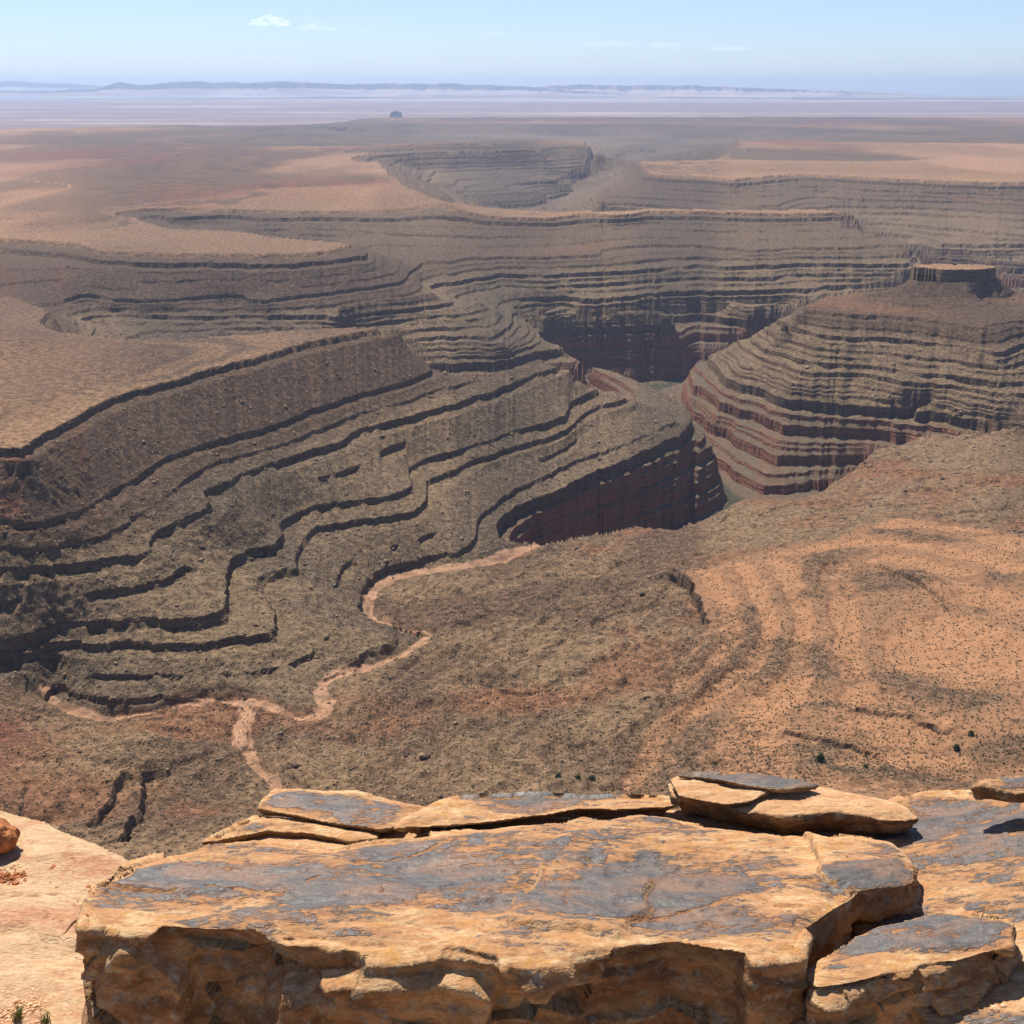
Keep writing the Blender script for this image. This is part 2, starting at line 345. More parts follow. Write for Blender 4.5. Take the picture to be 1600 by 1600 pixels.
# fine grid: rows spread where the picture sees the ground
NT_, NR_ = 1170, 1040
th = np.linspace(-TH, TH, NT_)
NS_, NCC = 4200, 300
lrs = np.linspace(LR0, LR1, NS_); tt = np.linspace(-TH, TH, NCC)
uq = sampg(U, tt[None,:].repeat(NS_,0), lrs[:,None].repeat(NCC,1)); dq = sampg(DIP, tt[None,:].repeat(NS_,0), lrs[:,None].repeat(NCC,1))
zc = ds(terrace(uq, np.full(uq.shape, 0.9), np.clip(np.searchsorted(BB, uq, side='right')-1, 0, len(BEDS)-1))+dq)
Fq = np.exp(lrs)[:,None]*np.cos(tt)[None,:]
yq = np.minimum.accumulate(np.tan(np.arctan2(zc, Fq)-PITCH)*FPX, 0)
dens = np.clip(-np.diff(yq, axis=0), 0, 6)
for _ in range(5):                                    # keep rows running smoothly from column to column
    p_ = np.pad(dens, ((2,2),(1,1)), 'edge'); dens = (2*p_[2:-2,:-2]+2*p_[2:-2,2:]+p_[:-4,1:-1]+p_[4:,1:-1]+2*dens)/8
dens = dens + 0.05
LRc = np.zeros((NR_, NCC))
for c_ in range(NCC):
    cum = np.concatenate([[0], np.cumsum(dens[:,c_])]); LRc[:,c_] = np.interp(np.linspace(0, cum[-1], NR_), cum, lrs)
for _ in range(14):
    p_ = np.pad(LRc, ((0,0),(1,1)), 'edge'); LRc = (p_[:,:-2]+2*LRc+p_[:,2:])/4
gi = np.clip((th+TH)/(2*TH)*(NCC-1), 0, NCC-1.001); i0 = gi.astype(int); fr_ = gi-i0
LR = LRc[:,i0]*(1-fr_)+LRc[:,i0+1]*fr_
TT = np.repeat(th[None,:], NR_, 0); R = np.exp(LR)
# domain warp gives ragged rims, alcoves and gullies
wx = R*np.sin(TT); wy = R*np.cos(TT)
sc = np.clip(R/1700, 0.8, 5)                       # coarser where only coarse detail can be resolved
wk = np.where(R < 3200, 1.35, 1.0)
dx = wk*(7*fbm2(wx/(90*sc), wy/(90*sc), 11, 4, 0.6) + 4.0*fbm2(wx/(14*sc), wy/(14*sc), 31, 3, 0.65))*sc
dy = wk*(13*fbm2(wx/(90*sc), wy/(90*sc), 51, 4, 0.6) + 6.0*fbm2(wx/(14*sc), wy/(14*sc), 71, 3, 0.65))*sc
# near side: gentle dip slopes with only faint ledges
nearpoly = [(-400,1130),(0,1100),(72,1080),(120,1104),(238,1102),(300,1087),(345,1084),(385,1092),(470,1117),(511,1100),(545,1042),(668,985),(574,947),(574,932),(612,898),(720,883),(806,846)] + nb[1:] + [(2000,560)]
npx = np.array(nearpoly, float); PX, PY = ground(npx[:,0], npx[:,1], np.full(len(npx), 568.0))
PX = np.r_[PX, 3000, -3000]; PY = np.r_[PY, 100, 100]
def inside(px, py, x, y):
    r = np.zeros(x.shape, bool); j = len(px)-1
    for i in range(len(px)):
        if py[i] != py[j]:
            c = ((py[i] > y) != (py[j] > y)) & (x < (px[j]-px[i])*(y-py[i])/(py[j]-py[i])+px[i]); r ^= c
        j = i
    return r
nearm = inside(PX, PY, wx, wy).astype(float)
nearm = blur(nearm, 12)
bcx, bcy = ground(1490, 418, 350); wf = (1-0.75*nearm)*(1-0.85*np.exp(-((wx-bcx)**2+(wy-bcy)**2)/150**2))
x2 = wx+dx*wf; y2 = wy+dy*wf
th2 = np.arctan2(x2, y2); lr2 = np.log(np.hypot(x2, y2))
u = sampg(U, th2, lr2); dip = sampg(DIP, TT, LR)
# ribs and gullies on the talus slopes
rib = fbm2(wx/(34*sc), wy/(120*sc), 91, 3)
u = u + rib*0.7*np.clip(2200/R, 0.15, 1)*sstep(352, 375, u)*sstep(712, 690, u)*wf
kb = np.clip(np.searchsorted(BB, u, side='right')-1, 0, len(BEDS)-1)
m = 0.88 + 0.6*fbm2(wx/(75*sc)+kb*13.7, wy/(75*sc)-kb*7.1, 200, 2) + 0.55*fbm2(wx/(17*sc)+kb*3.7, wy/(17*sc)-kb*5.1, 207, 2)
spur = sstep(2500, 2100, R)*sstep(0.14, 0.08, TT-0.00012*(R-1500))      # the near spur shows few, wide-set ledges
m = np.where(BC[kb] < 5, np.clip(m*2.2-0.95, 0, 2)*(1-0.85*spur), m); m = np.where((BB[kb] == 480) | (BB[kb] == 540), m*(1-spur*sstep(1.05, 0.8, m)), m*(1+0.2*spur)); m = np.where(BB[kb] >= 565, 0.95+0.2*(m-0.75), m)
m = np.where((BB[kb] >= 350) & (BB[kb] < 363), 0.95+0.5*(m-0.75), m)
m = np.clip(m, 0.02, 1.4)*np.where(BB[kb] < 564, np.clip(R/2300, 1, 1.9), 1)
m = np.where((BB[kb] == 505) | (BB[kb] == 520), m*(1+0.7*sstep(-0.10, -0.2, TT)*sstep(1450, 1300, R)), m)
m = np.where(BB[kb] == 362, m*sstep(2150, 2700, R)*1.25, m); m = np.where((BB[kb] == 350) & (R < 2400), m*1.45, m)
m = m*(1-0.7*nearm*(u < 572))
T = np.where(R > 17000, u, terrace(u, m, kb))
# single ledges on the near slopes: (photo points, drop, height; the side left of the line's direction is the lower one)
STEPS = [([(1165,1175),(1140,1168),(1110,1165)],512,2.5),([(1102,975),(1096,948),(1082,915),(1066,900),(1058,886)],524,13),([(1036,1092),(1032,1075)],524,5),
 ([(988,1168),(1000,1148)],524,4),([(1155,888),(1125,884),(1108,876)],520,2.5),([(742,968),(730,945),(716,924)],551,5),([(772,992),(768,968),(757,940),(748,915)],548,4),
 ([(960,900),(955,868),(944,836)],552,3),([(1004,880),(1000,850),(988,832)],552,3),([(1500,1138),(1440,1120),(1390,1105),(1330,1092)],508,4),([(1385,1178),(1320,1160),(1270,1145),(1228,1128)],508,4),
 ([(1482,950),(1470,930),(1430,905),(1370,878)],508,4),([(190,1203),(183,1218),(174,1240),(155,1268),(135,1300)],532,8),([(222,1195),(225,1225),(219,1258),(208,1295),(188,1340)],535,10),([(36,1210),(32,1240),(20,1270)],520,4),
 ([(1460,700),(1440,690),(1428,676)],550,4),([(1140,800),(1128,815),(1118,800)],562,3),([(1395,745),(1370,735),(1350,722)],552,3),([(1480,775),(1462,765),(1440,757)],535,3),
 ([(545,1042),(520,1050),(495,1062)],561,3),([(668,975),(655,962),(630,960),(612,966)],561,6)]
ra_ = (wx*270-wy*190)/330; rb_ = (wx*190+wy*270)/330
ribs = -np.abs(fbm2(ra_/26, rb_/150, 361, 3))*6.5*nearm*sstep(576, 556, u)*sstep(230, 150, wx)*sstep(-330, -250, wx-0.2*(wy-900))
stepz = np.zeros(wx.shape)
for pts_, D_, h_ in STEPS:
    p_ = np.array(pts_, float); lx, ly = ground(p_[:,0], p_[:,1], np.full(len(p_), float(D_)))
    tl = np.hypot(np.diff(lx), np.diff(ly)); cl = np.r_[0, np.cumsum(tl)]
    bx_ = (wx > lx.min()-70) & (wx < lx.max()+70) & (wy > ly.min()-70) & (wy < ly.max()+70)
    X_, Y_ = wx[bx_]+4*vn2(wx[bx_]/6, wy[bx_]/6, 3)-2, wy[bx_]+6*vn2(wx[bx_]/7, wy[bx_]/7, 9)-3
    best = np.full(X_.shape, 1e9); sd = np.zeros_like(best); along = np.zeros_like(best)
    for i in range(len(lx)-1):
        vx, vy = lx[i+1]-lx[i], ly[i+1]-ly[i]; t_ = ((X_-lx[i])*vx+(Y_-ly[i])*vy)/(vx*vx+vy*vy)
        tc = np.clip(t_, 0, 1); d_ = np.hypot(X_-lx[i]-tc*vx, Y_-ly[i]-tc*vy); s_ = -np.sign((X_-lx[i])*vy-(Y_-ly[i])*vx)
        up = d_ < best; best = np.where(up, d_, best); sd = np.where(up, s_*d_, sd); along = np.where(up, cl[i]+tc*tl[i], along)
    endf = sstep(0, 5, along)*sstep(cl[-1], cl[-1]-5, along)
    f_ = np.where(sd > 0, -0.75*np.exp(-sd/16), 0.35*np.exp(sd/25))*sstep(0, 1.3, np.abs(sd))*np.exp(-np.maximum(best-25, 0)/12)
    stepz[bx_] += f_*h_*endf
# talus hummocks, boulders too big for the material
slope_on = sstep(345, 372, u)*sstep(714, 700, u)
rough = fbm2(wx/(14*sc), wy/(14*sc), 301, 3, 0.6)*1.1*sc
hum = fbm2(wx/170, wy/150, 331, 4)*(9*nearm*sstep(576, 560, u)*(1-0.55*sstep(150, 260, wx)) + 1.2)
swell = -np.abs(fbm2(wx/120, wy/95, 351, 4))*17.0*nearm*(1-0.6*sstep(150, 260, wx))*sstep(578, 562, u)
ZZ = EYE - ds(T + dip) + rough*(0.35+0.65*slope_on)*np.where(nearm > 0.5, 0.6, 1) + hum*(u < 700) + swell*(u < 570) + stepz + ribs
ZZ = np.where(R > 17000, ZZ+fbm2(wx/1500, wy/1500, 371, 3)*8, ZZ)

# ------------------------------------------------------------------ terrain: masks, colours, meshes
def linedist(pts, d, X, Y, reach):
    """distance of grid points to a traced line, inf beyond reach"""
    p = np.array(pts, float); dd = np.interp(np.arange(len(p)), [0, len(p)-1], d)
    lx, ly = ground(p[:,0], p[:,1], dd)
    out = np.full(X.shape, 1e9)
    box = (X > lx.min()-reach) & (X < lx.max()+reach) & (Y > ly.min()-reach) & (Y < ly.max()+reach)
    bx, by = X[box], Y[box]; best = np.full(bx.shape, 1e9)
    for i in range(len(lx)-1):
        vx, vy = lx[i+1]-lx[i], ly[i+1]-ly[i]
        t = np.clip(((bx-lx[i])*vx+(by-ly[i])*vy)/(vx*vx+vy*vy+1e-9), 0, 1)
        best = np.minimum(best, np.hypot(bx-lx[i]-t*vx, by-ly[i]-t*vy))
    out[box] = best; return out
wob = fbm2(wx/9, wy/9, 401, 3)
wash = np.zeros(wx.shape)
for p, d, w in WASH:
    q = linedist(p, d, wx, wy, 30)
    ww = w*(0.62+0.9*vn2(wx/34, wy/34, 411)*vn2(wx/90, wy/90, 413)*1.6)
    wash = np.maximum(wash, sstep(ww+1.5, ww-0.5, q+wob*3.5))
    ZZ = ZZ - 2.2*sstep(ww*1.7+3, ww, q+wob*3) 
ROAD = ([(-60,312),(0,315),(40,309),(75,301),(100,296),(111,292),(107,287),(80,284),(40,281),(0,280)], (335,330), 5)
road = sstep(ROAD[2]+4, ROAD[2]-3, linedist(ROAD[0], ROAD[1], wx, wy, 60))
# sand terrace polygon
sp = np.array([(1058,885),(1082,918),(1098,948),(1104,970),(1078,1010),(1044,1060),(1034,1092),(1004,1132),(989,1162),(975,1200),(940,1300),(1900,1400),(1900,880),(1700,850),(1600,838),(1540,825),(1450,808),(1400,806),(1330,830),(1240,850),(1150,868),(1100,872)], float)
SX, SY = ground(sp[:,0], sp[:,1], np.full(len(sp), 518.0))
sw = 14*fbm2(wx/30, wy/30, 421, 3)
sand = blur(inside(SX, SY, wx+sw, wy+sw*0.7).astype(float), 16)
sand = np.clip(sand*(1+0.5*fbm2(wx/14, wy/14, 423, 2)*(sand < 0.95)), 0, 1)
cont = np.sin(6.283*(6.0*fbm2(wx/430, wy/300, 425, 2, 0.3)+0.16*fbm2(wx/25, wy/25, 427, 2)))
ZZ = ZZ + 1.7*np.tanh(2.5*cont)*sand
cont2 = np.sin(6.283*(4.2*fbm2(wx/300, wy/230, 435, 3, 0.45)+0.25*fbm2(wx/22, wy/22, 437, 2)))
ZZ = ZZ + 1.6*np.tanh(3*cont2)*nearm*(1-sand)*sstep(572, 555, u)
# the butte's flat caprock
rho = np.hypot((wx-bcx)/86, (wy-bcy)/52) + 0.07*fbm2(wx/18, wy/18, 439, 3)
ZZ = np.where(rho < 1, EYE-347.5+0.6*fbm2(wx/20, wy/20, 441, 2), np.where(rho < 2.6, np.minimum(ZZ, EYE-361-30*(np.maximum(rho, 1.03)-1.03)), ZZ))
u = np.where(rho < 1, 345.0, np.where(rho < 1.9, np.maximum(u, 366), u))
bare = sand*sstep(-0.10, 0.22, 1.5*fbm2(wx/120, wy/80, 431, 5, 0.6)+0.35*fbm2(wx/260, wy/22, 433, 3)+0.55*sstep(60, 330, wx-150+0.12*(wy-900)))

def C(a, b, t): return a + (b-a)*t[..., None]
k = 0.64
c_plat = np.array(lin(166,128,94))*k; c_plat2 = np.array(lin(128,100,78))*k; c_tan = np.array(lin(200,156,114))*k
c_up = np.array(lin(106,84,66))*k; c_red = np.array(lin(134,82,62))*k
c_mid = np.array(lin(138,114,86))*k; c_mid2 = np.array(lin(112,94,74))*k
c_gor = np.array(lin(130,104,82))*k; c_near = np.array(lin(147,118,88))*k; c_near2 = np.array(lin(120,94,72))*k
c_sand = np.array(lin(192,141,101))*k; c_sand2 = np.array(lin(154,115,84))*k; c_wash = np.array(lin(206,158,122))*k
n1 = fbm2(wx/(110*sc), wy/(110*sc), 501, 4); n2 = fbm2(wx/(30*sc), wy/(30*sc), 511, 3); n3 = fbm2(wx/(420*sc), wy/(700*sc), 521, 4)
col = np.broadcast_to(c_mid, wx.shape+(3,)).copy()
col = C(col, c_mid2, sstep(-0.3, 0.4, n1))
upm = sstep(455, 430, u)*(1-nearm)*(1-0.55*sstep(2900, 3600, R))
col = C(col, c_up, upm)
# red shale streaks run down the upper slopes
streak = fbm2(wx/(40*sc), wy/(90*sc), 531, 3)
col = C(col, c_red, upm*sstep(0.05, 0.5, streak*0.6+n2*0.6)*sstep(445, 400, u)*0.6*sstep(3600, 2600, R))
band = np.exp(-((u-412)/6)**2); col = C(col, np.array(lin(158,112,78))*k, band*(1-nearm)*0.5*np.clip(0.7*sstep(0.1, 0.45, fbm2(wx/320, wy/320, 577, 2))+sstep(380, 470, wx)*sstep(2900, 2700, R)*sstep(900, 700, wx), 0, 1)*sstep(-250, 0, wx))
gor = sstep(568, 585, u)*(1-sstep(0.5, 1.0, nearm)*sstep(590, 560, u))
col = C(col, C(np.broadcast_to(c_gor, col.shape), np.array(lin(120,104,82))*k, sstep(-0.2, 0.3, n2)), gor)
col = C(col, np.array(lin(84,80,62))*k, sstep(700, 709, u))  # gorge floor: dark river tone, colour also darkened to stand in for deep shade
pl = sstep(352, 349.5, u)
pc = C(C(np.broadcast_to(c_plat, col.shape), c_plat2, sstep(-0.15, 0.35, n3)), c_tan, sstep(0.2, 0.55, -n3+0.35*n1)*0.7)
pc = C(pc, np.array(lin(150,96,72))*k, sstep(0.25, 0.6, fbm2(wx/900, wy/1500, 541, 3))*0.6)
edge = sstep(344, 349, u); pc = C(pc, c_tan, edge*0.35)
pst = fbm2(wx/60, wy/60, 545, 2); pc = C(pc, np.array(lin(104,84,68))*k, 0.7*sstep(0.1, 0.9, np.sin(u*1.9+pst*2.5))*sstep(-0.3, 0.3, n1))
fard = sstep(4000, 9000, wy)
long_ = fbm2(wx/800, wy/1900, 547, 4, 0.6); pc = C(pc, np.array(lin(196,150,114))*k, 0.75*sstep(0.22, 0.5, long_)); pc = C(pc, np.array(lin(92,74,64))*k, 0.6*sstep(0.1, 0.5, -long_))
pc = C(pc, np.array(lin(112,86,72))*k, fard*0.4*sstep(-0.35, 0.2, n3+0.3*n1))
col = C(col, pc, pl*(1-nearm))
nc = C(C(np.broadcast_to(c_near, col.shape), c_near2, sstep(-0.25, 0.35, n1)), np.array(lin(150,104,74))*k, 0.75*sstep(0.1, 0.45, fbm2(wx/130, wy/100, 551, 3)))
redhill = sstep(-330, -420, wx)*sstep(1000, 930, wy)
nc = C(nc, np.array(lin(126,80,62))*k, redhill*0.9*sstep(-0.5, 0.1, n1))
col = C(col, nc, nearm*sstep(600, 572, u))
sc_ = C(np.broadcast_to(c_sand2, col.shape), c_sand, np.clip(bare*0.9+0.25*n2+0.35*sstep(0.2, -0.6, cont), 0, 1))
sc_ = C(sc_, np.array(lin(122,98,76))*k, 0.62*sstep(0.0, 0.85, cont)*np.clip(1.3-0.8*bare, 0.35, 1))
col = C(col, sc_, sand)
RPL = np.interp(TT, np.arctan((np.array(PLX)-800)/FPX/math.cos(PITCH)*0.92), PLF)
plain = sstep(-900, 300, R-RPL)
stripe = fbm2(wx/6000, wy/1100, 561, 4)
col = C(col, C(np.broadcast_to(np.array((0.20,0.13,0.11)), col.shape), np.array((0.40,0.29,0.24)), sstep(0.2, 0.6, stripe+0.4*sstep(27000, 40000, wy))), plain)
col = C(col, c_wash, wash*np.clip(0.8+0.9*fbm2(wx/12, wy/12, 571, 3), 0.25, 1)); col = C(col, np.array(lin(205,150,112))*k, road)
veg = np.clip(0.55 + 0.5*n1 - 0.3*bare - 0.3*sand + 0.45*sand*sstep(0.3, 0.8, cont)*(1-bare) - 0.35*gor, 0.04, 1)*(1-wash)*(1-plain)

# extra rows closing the slope up to the foot of the viewpoint cliff
nrow = 14
rr = np.exp(np.linspace(math.log(28), LR0, nrow+1))[:-1]     # the fine grid starts on the same radius in every column
z0 = ZZ[0]
tpre = (rr/350.0)[:,None]
zpre = -26 + (z0[None,:]+26)*tpre**1.05 + fbm2(rr[:,None]*np.sin(th)[None,:]/20, rr[:,None]*np.cos(th)[None,:]/20, 601, 3)*4*tpre
def stack(pre, g): return np.concatenate([pre, g], 0)
R = stack(np.repeat(rr[:,None], NT_, 1), R); TT = stack(np.repeat(TT[:1], nrow, 0), TT)
ZZ = stack(zpre, ZZ); col = stack(np.repeat(col[:1], nrow, 0), col); veg = stack(np.repeat(veg[:1], nrow, 0), veg)
u = stack(np.repeat(u[:1], nrow, 0), u); nearm = stack(np.ones((nrow, NT_)), nearm); wash = stack(np.zeros((nrow, NT_)), wash)
sand = stack(np.repeat(sand[:1]*0, nrow, 0), sand); gor = stack(np.zeros((nrow, NT_)), gor); bare = stack(np.zeros((nrow, NT_)), bare)
road = stack(np.zeros((nrow, NT_)), road); plain = stack(np.zeros((nrow, NT_)), plain)
wx = R*np.sin(TT); wy = R*np.cos(TT); NRR = R.shape[0]
LREG = np.linspace(math.log(28), LR1, 2600); LRF = np.log(R)
def regular(G): return np.stack([np.interp(LREG, LRF[:,c_], G[:,c_]) for c_ in range(NT_)], 1)
ZREG = regular(ZZ)
def lookup(G, x, y):
    gi = np.clip((np.arctan2(x, y)+TH)/(2*TH)*(NT_-1), 0, NT_-1.001)
    gj = np.clip((np.log(np.hypot(x, y))-LREG[0])/(LREG[-1]-LREG[0])*(len(LREG)-1), 0, len(LREG)-1.001)
    i = gi.astype(int); j = gj.astype(int); a = gi-i; b = gj-j
    return (G[j,i]*(1-a)+G[j,i+1]*a)*(1-b)+(G[j+1,i]*(1-a)+G[j+1,i+1]*a)*b
def terrain_z(x, y): return lookup(ZREG, np.asarray(x, float), np.asarray(y, float))
P3 = np.stack([wx, wy, ZZ], -1)
def grid_mesh(name, quads, mat):
    """one piece of the terrain grid as a mesh object with its colour attributes"""
    ids, inv = np.unique(quads.ravel(), return_inverse=True); n = len(ids); f = len(quads)
    me = bpy.data.meshes.new(name); me.vertices.add(n); me.loops.add(4*f); me.polygons.add(f)
    me.vertices.foreach_set('co', P3.reshape(-1,3)[ids].astype(np.float32).ravel())
    me.loops.foreach_set('vertex_index', inv.astype(np.int32))
    me.polygons.foreach_set('loop_start', np.arange(0, 4*f, 4, dtype=np.int32))
    me.polygons.foreach_set('loop_total', np.full(f, 4, np.int32))
    me.polygons.foreach_set('use_smooth', np.zeros(f, bool))
    a = me.attributes.new('rock', 'FLOAT_COLOR', 'POINT')
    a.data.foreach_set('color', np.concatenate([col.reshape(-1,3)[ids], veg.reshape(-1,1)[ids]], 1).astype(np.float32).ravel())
    a = me.attributes.new('gorge', 'FLOAT', 'POINT'); a.data.foreach_set('value', gor.reshape(-1)[ids].astype(np.float32))
    a = me.attributes.new('bed', 'FLOAT', 'POINT'); a.data.foreach_set('value', u.reshape(-1)[ids].astype(np.float32))
    me.update(); me.validate()
    o = bpy.data.objects.new(name, me); COL.objects.link(o); me.materials.append(mat); o['kind'] = 'structure'
    return o

def terrain_material():
    g = NT('canyon rock and soil')
    att = g.n('Attribute', attribute_name='rock'); gorge = g.n('Attribute', attribute_name='gorge').outputs[2]
    geo = g.n('NewGeometry'); pos = geo.outputs['Position']
    nz = g.n('SeparateXYZ', {0: geo.outputs['Normal']}).outputs[2]
    z = g.n('SeparateXYZ', {0: pos}).outputs[2]
    steep = g.ramp(nz, 0.72, 0.42)
    # cliff rock: warm tan limestone, red in the inner gorge, with bedding and upright stains
    bedv = g.mapv(pos, (0.012, 0.012, 0.35)); stn = g.mapv(pos, (0.16, 0.16, 0.012))
    bn = g.noise(bedv, 1.0, 2, 0.6); sn = g.noise(stn, 1.0, 2, 0.6)
    ccol = g.mix(gorge, lin(134,108,82), lin(166,110,82))
    ccol = g.mix(g.ramp(bn, 0.35, 0.65), g.mix(0.5, ccol, lin(96,74,58)), ccol)
    ccol = g.mix(g.ramp(sn, 0.52, 0.75), ccol, g.mix(0.55, ccol, lin(70,52,44)))
    ccol = g.mix(0.22, ccol, (0.0,0.0,0.0))
    # soil and talus
    f2 = g.noise(pos, 0.13, 4, 0.68); f3 = g.noise(pos, 0.9, 2, 0.7)
    v = g.math('MULTIPLY', g.ramp(f2, 0.32, 0.70, 0.55, 1.45), g.ramp(f3, 0.30, 0.70, 0.62, 1.38))
    v = g.math('ADD', 1.0, g.math('MULTIPLY', g.math('SUBTRACT', v, 1.0), g.ramp(att.outputs[3], 0.03, 0.4, 0.35, 1.0)))
    base = g.n('VectorMath', {0: att.outputs[0], 'Scale': v}, operation='SCALE').outputs[0]
    # stones and low scrub, one cell each
    vn = g.n('TexVoronoi', {'Vector': pos, 'Scale': 0.30}); vd = vn.outputs[0]
    rnd = g.n('SeparateColor', {0: vn.outputs[1]}).outputs[0]
    scr = g.math('MULTIPLY', g.ramp(vd, 0.42, 0.30), g.math('LESS_THAN', rnd, g.math('MULTIPLY', att.outputs[3], 0.8)))
    base = g.mix(g.math('MULTIPLY', scr, 0.88), base, lin(54,50,36))
    st = g.math('MULTIPLY', g.math('MULTIPLY', g.ramp(vd, 0.36, 0.26), g.math('GREATER_THAN', rnd, 0.90)), g.ramp(att.outputs[3], 0.15, 0.5))
    base = g.mix(g.math('MULTIPLY', st, 0.6), base, lin(176,150,120))
    colr = g.mix(steep, base, ccol)
    h = g.math('ADD', g.math('MULTIPLY', f2, 2.2), g.math('ADD', g.math('MULTIPLY', f3, 0.9), g.math('MULTIPLY', g.math('ADD', scr, st), 0.8)))
    h = g.math('ADD', h, g.math('MULTIPLY', g.math('MULTIPLY', steep, bn), 5.0))
    h = g.math('ADD', h, g.math('MULTIPLY', g.math('MULTIPLY', steep, sn), 3.0))
    return g.done(colr, 0.95, h, 1.0, 1.3, 0.1)
MT = terrain_material()
jj, ii = np.meshgrid(np.arange(NRR-1), np.arange(NT_-1), indexing='ij')
q00 = (jj*NT_+ii).ravel()
Q = np.stack([q00, q00+1, q00+NT_+1, q00+NT_], 1).astype(np.int64)
fc = lambda G: 0.25*(G[:-1,:-1]+G[1:,:-1]+G[:-1,1:]+G[1:,1:]).ravel()
fu, fn, fw, fs, fr, frd = fc(u), fc(nearm), fc(wash), fc(sand), fc(R), fc(road)
cls = np.zeros(len(Q), int)                              # canyon walls
cls[(fu < 350) & (fn < 0.5)] = 1                          # plateau
cls[(fn >= 0.5) & (fu < 600)] = 2                         # near hills
cls[(fu > 566) & (fn < 0.5)] = 3                          # inner gorge
cls[fs > 0.5] = 4; cls[fc(plain) > 0.5] = 5; cls[fw > 0.5] = 6; cls[frd > 0.5] = 7
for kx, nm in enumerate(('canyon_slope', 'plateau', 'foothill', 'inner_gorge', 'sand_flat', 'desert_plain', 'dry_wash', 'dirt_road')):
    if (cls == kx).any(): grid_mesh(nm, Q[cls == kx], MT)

# ------------------------------------------------------------------ far mesas, butte, clouds, haze
def mesa(name, x0, x1, F, depth, prof, base_D, label, colr, seed):
    """long mesa or range standing on the plain: photo-x profile of its crest, cliff above talus apron, real depth"""
    px = np.linspace(x0, x1, int((x1-x0)/2.2)+2); crest_y = np.interp(px, [p[0] for p in prof], [p[1] for p in prof])
    top = -F*np.tan(ang(crest_y)) + (fbm2(px/17, px*0, seed, 3)*F*0.0009)
    base = -float(base_D)
    top = np.maximum(top, base+2)
    X = (px-800)/FPX*(F*math.cos(PITCH)); h = top-base
    jit = fbm2(px/23, px*0+3, seed+5, 3)
    prof_s = [(-1.9,0.0),(-1.2,0.16),(-0.6,0.42),(-0.42,0.56),(-0.36,0.93),(-0.25,1.0),(0.4,1.0),(1.0,0.0)]
    V = []; 
    for a, hh in prof_s:
        V.append(np.stack([X*(1+a*depth*0.25/F), np.full_like(X, F)+a*depth*0.25+jit*depth*0.16*(hh > 0), base-30*(hh == 0)+h*hh], 1))
    n = len(px); k = len(prof_s); V = np.concatenate(V)
    fs = [(j*n+i, j*n+i+1, (j+1)*n+i+1, (j+1)*n+i) for j in range(k-1) for i in range(n-1)]
    fs.append(tuple(j*n for j in range(k))); fs.append(tuple(j*n+n-1 for j in reversed(range(k))))
    me = bpy.data.meshes.new(name); me.from_pydata([tuple(v) for v in V+np.array([0,0,EYE])], [], fs); me.update()
    o = bpy.data.objects.new(name, me); COL.objects.link(o)
    g = NT(name+' rock'); geo = g.n('NewGeometry'); z = g.noise(g.mapv(geo.outputs[0], (0.0004,0.0004,0.012)), 1, 3)
    me.materials.append(g.done(g.mix(g.ramp(z, 0.4, 0.6), colr, tuple(c*0.6 for c in colr)), 0.95, spec=0.1))
    o['kind'] = 'structure'; o['label'] = label
    return o
mesa('mesa', -300, 960, 44000, 4200, [(-300,143),(60,141),(150,137),(175,130.5),(195,129),(220,132),(258,129),(272,128),(290,127.5),(312,126),(330,128.5),(355,127),(380,129),(430,126.5),(475,127),(500,129.5),(560,129.5),(650,130),(800,132.5),(960,146)], 232, 'long low mesa with knobbly crest on the left horizon', (0.42,0.32,0.28), 801)
mesa('mesa', 820, 1900, 45000, 4500, [(820,140),(870,132),(900,131.5),(1000,132.5),(1080,132.5),(1150,136),(1250,140),(1350,143.5),(1450,148),(1500,151),(1600,156),(1700,159),(1900,163)], 232, 'long mesa sloping down towards the right end of the horizon', (0.46,0.34,0.29), 811)
mesa('mesa', 1240, 1700, 41500, 2600, [(1240,160),(1270,153),(1330,152),(1360,155),(1400,152),(1440,154),(1475,150.5),(1500,154),(1560,157),(1620,158),(1700,164)], 232, 'low broken bluff in front of the mesa on the right horizon', (0.40,0.29,0.25), 821)
mesa('mountain_range', -300, 190, 60000, 6000, [(-300,131),(-100,129),(0,128),(25,125.5),(45,128),(90,130),(150,132),(190,138)], 232, 'faint far mountains at the left end of the horizon', (0.5,0.45,0.44), 831)

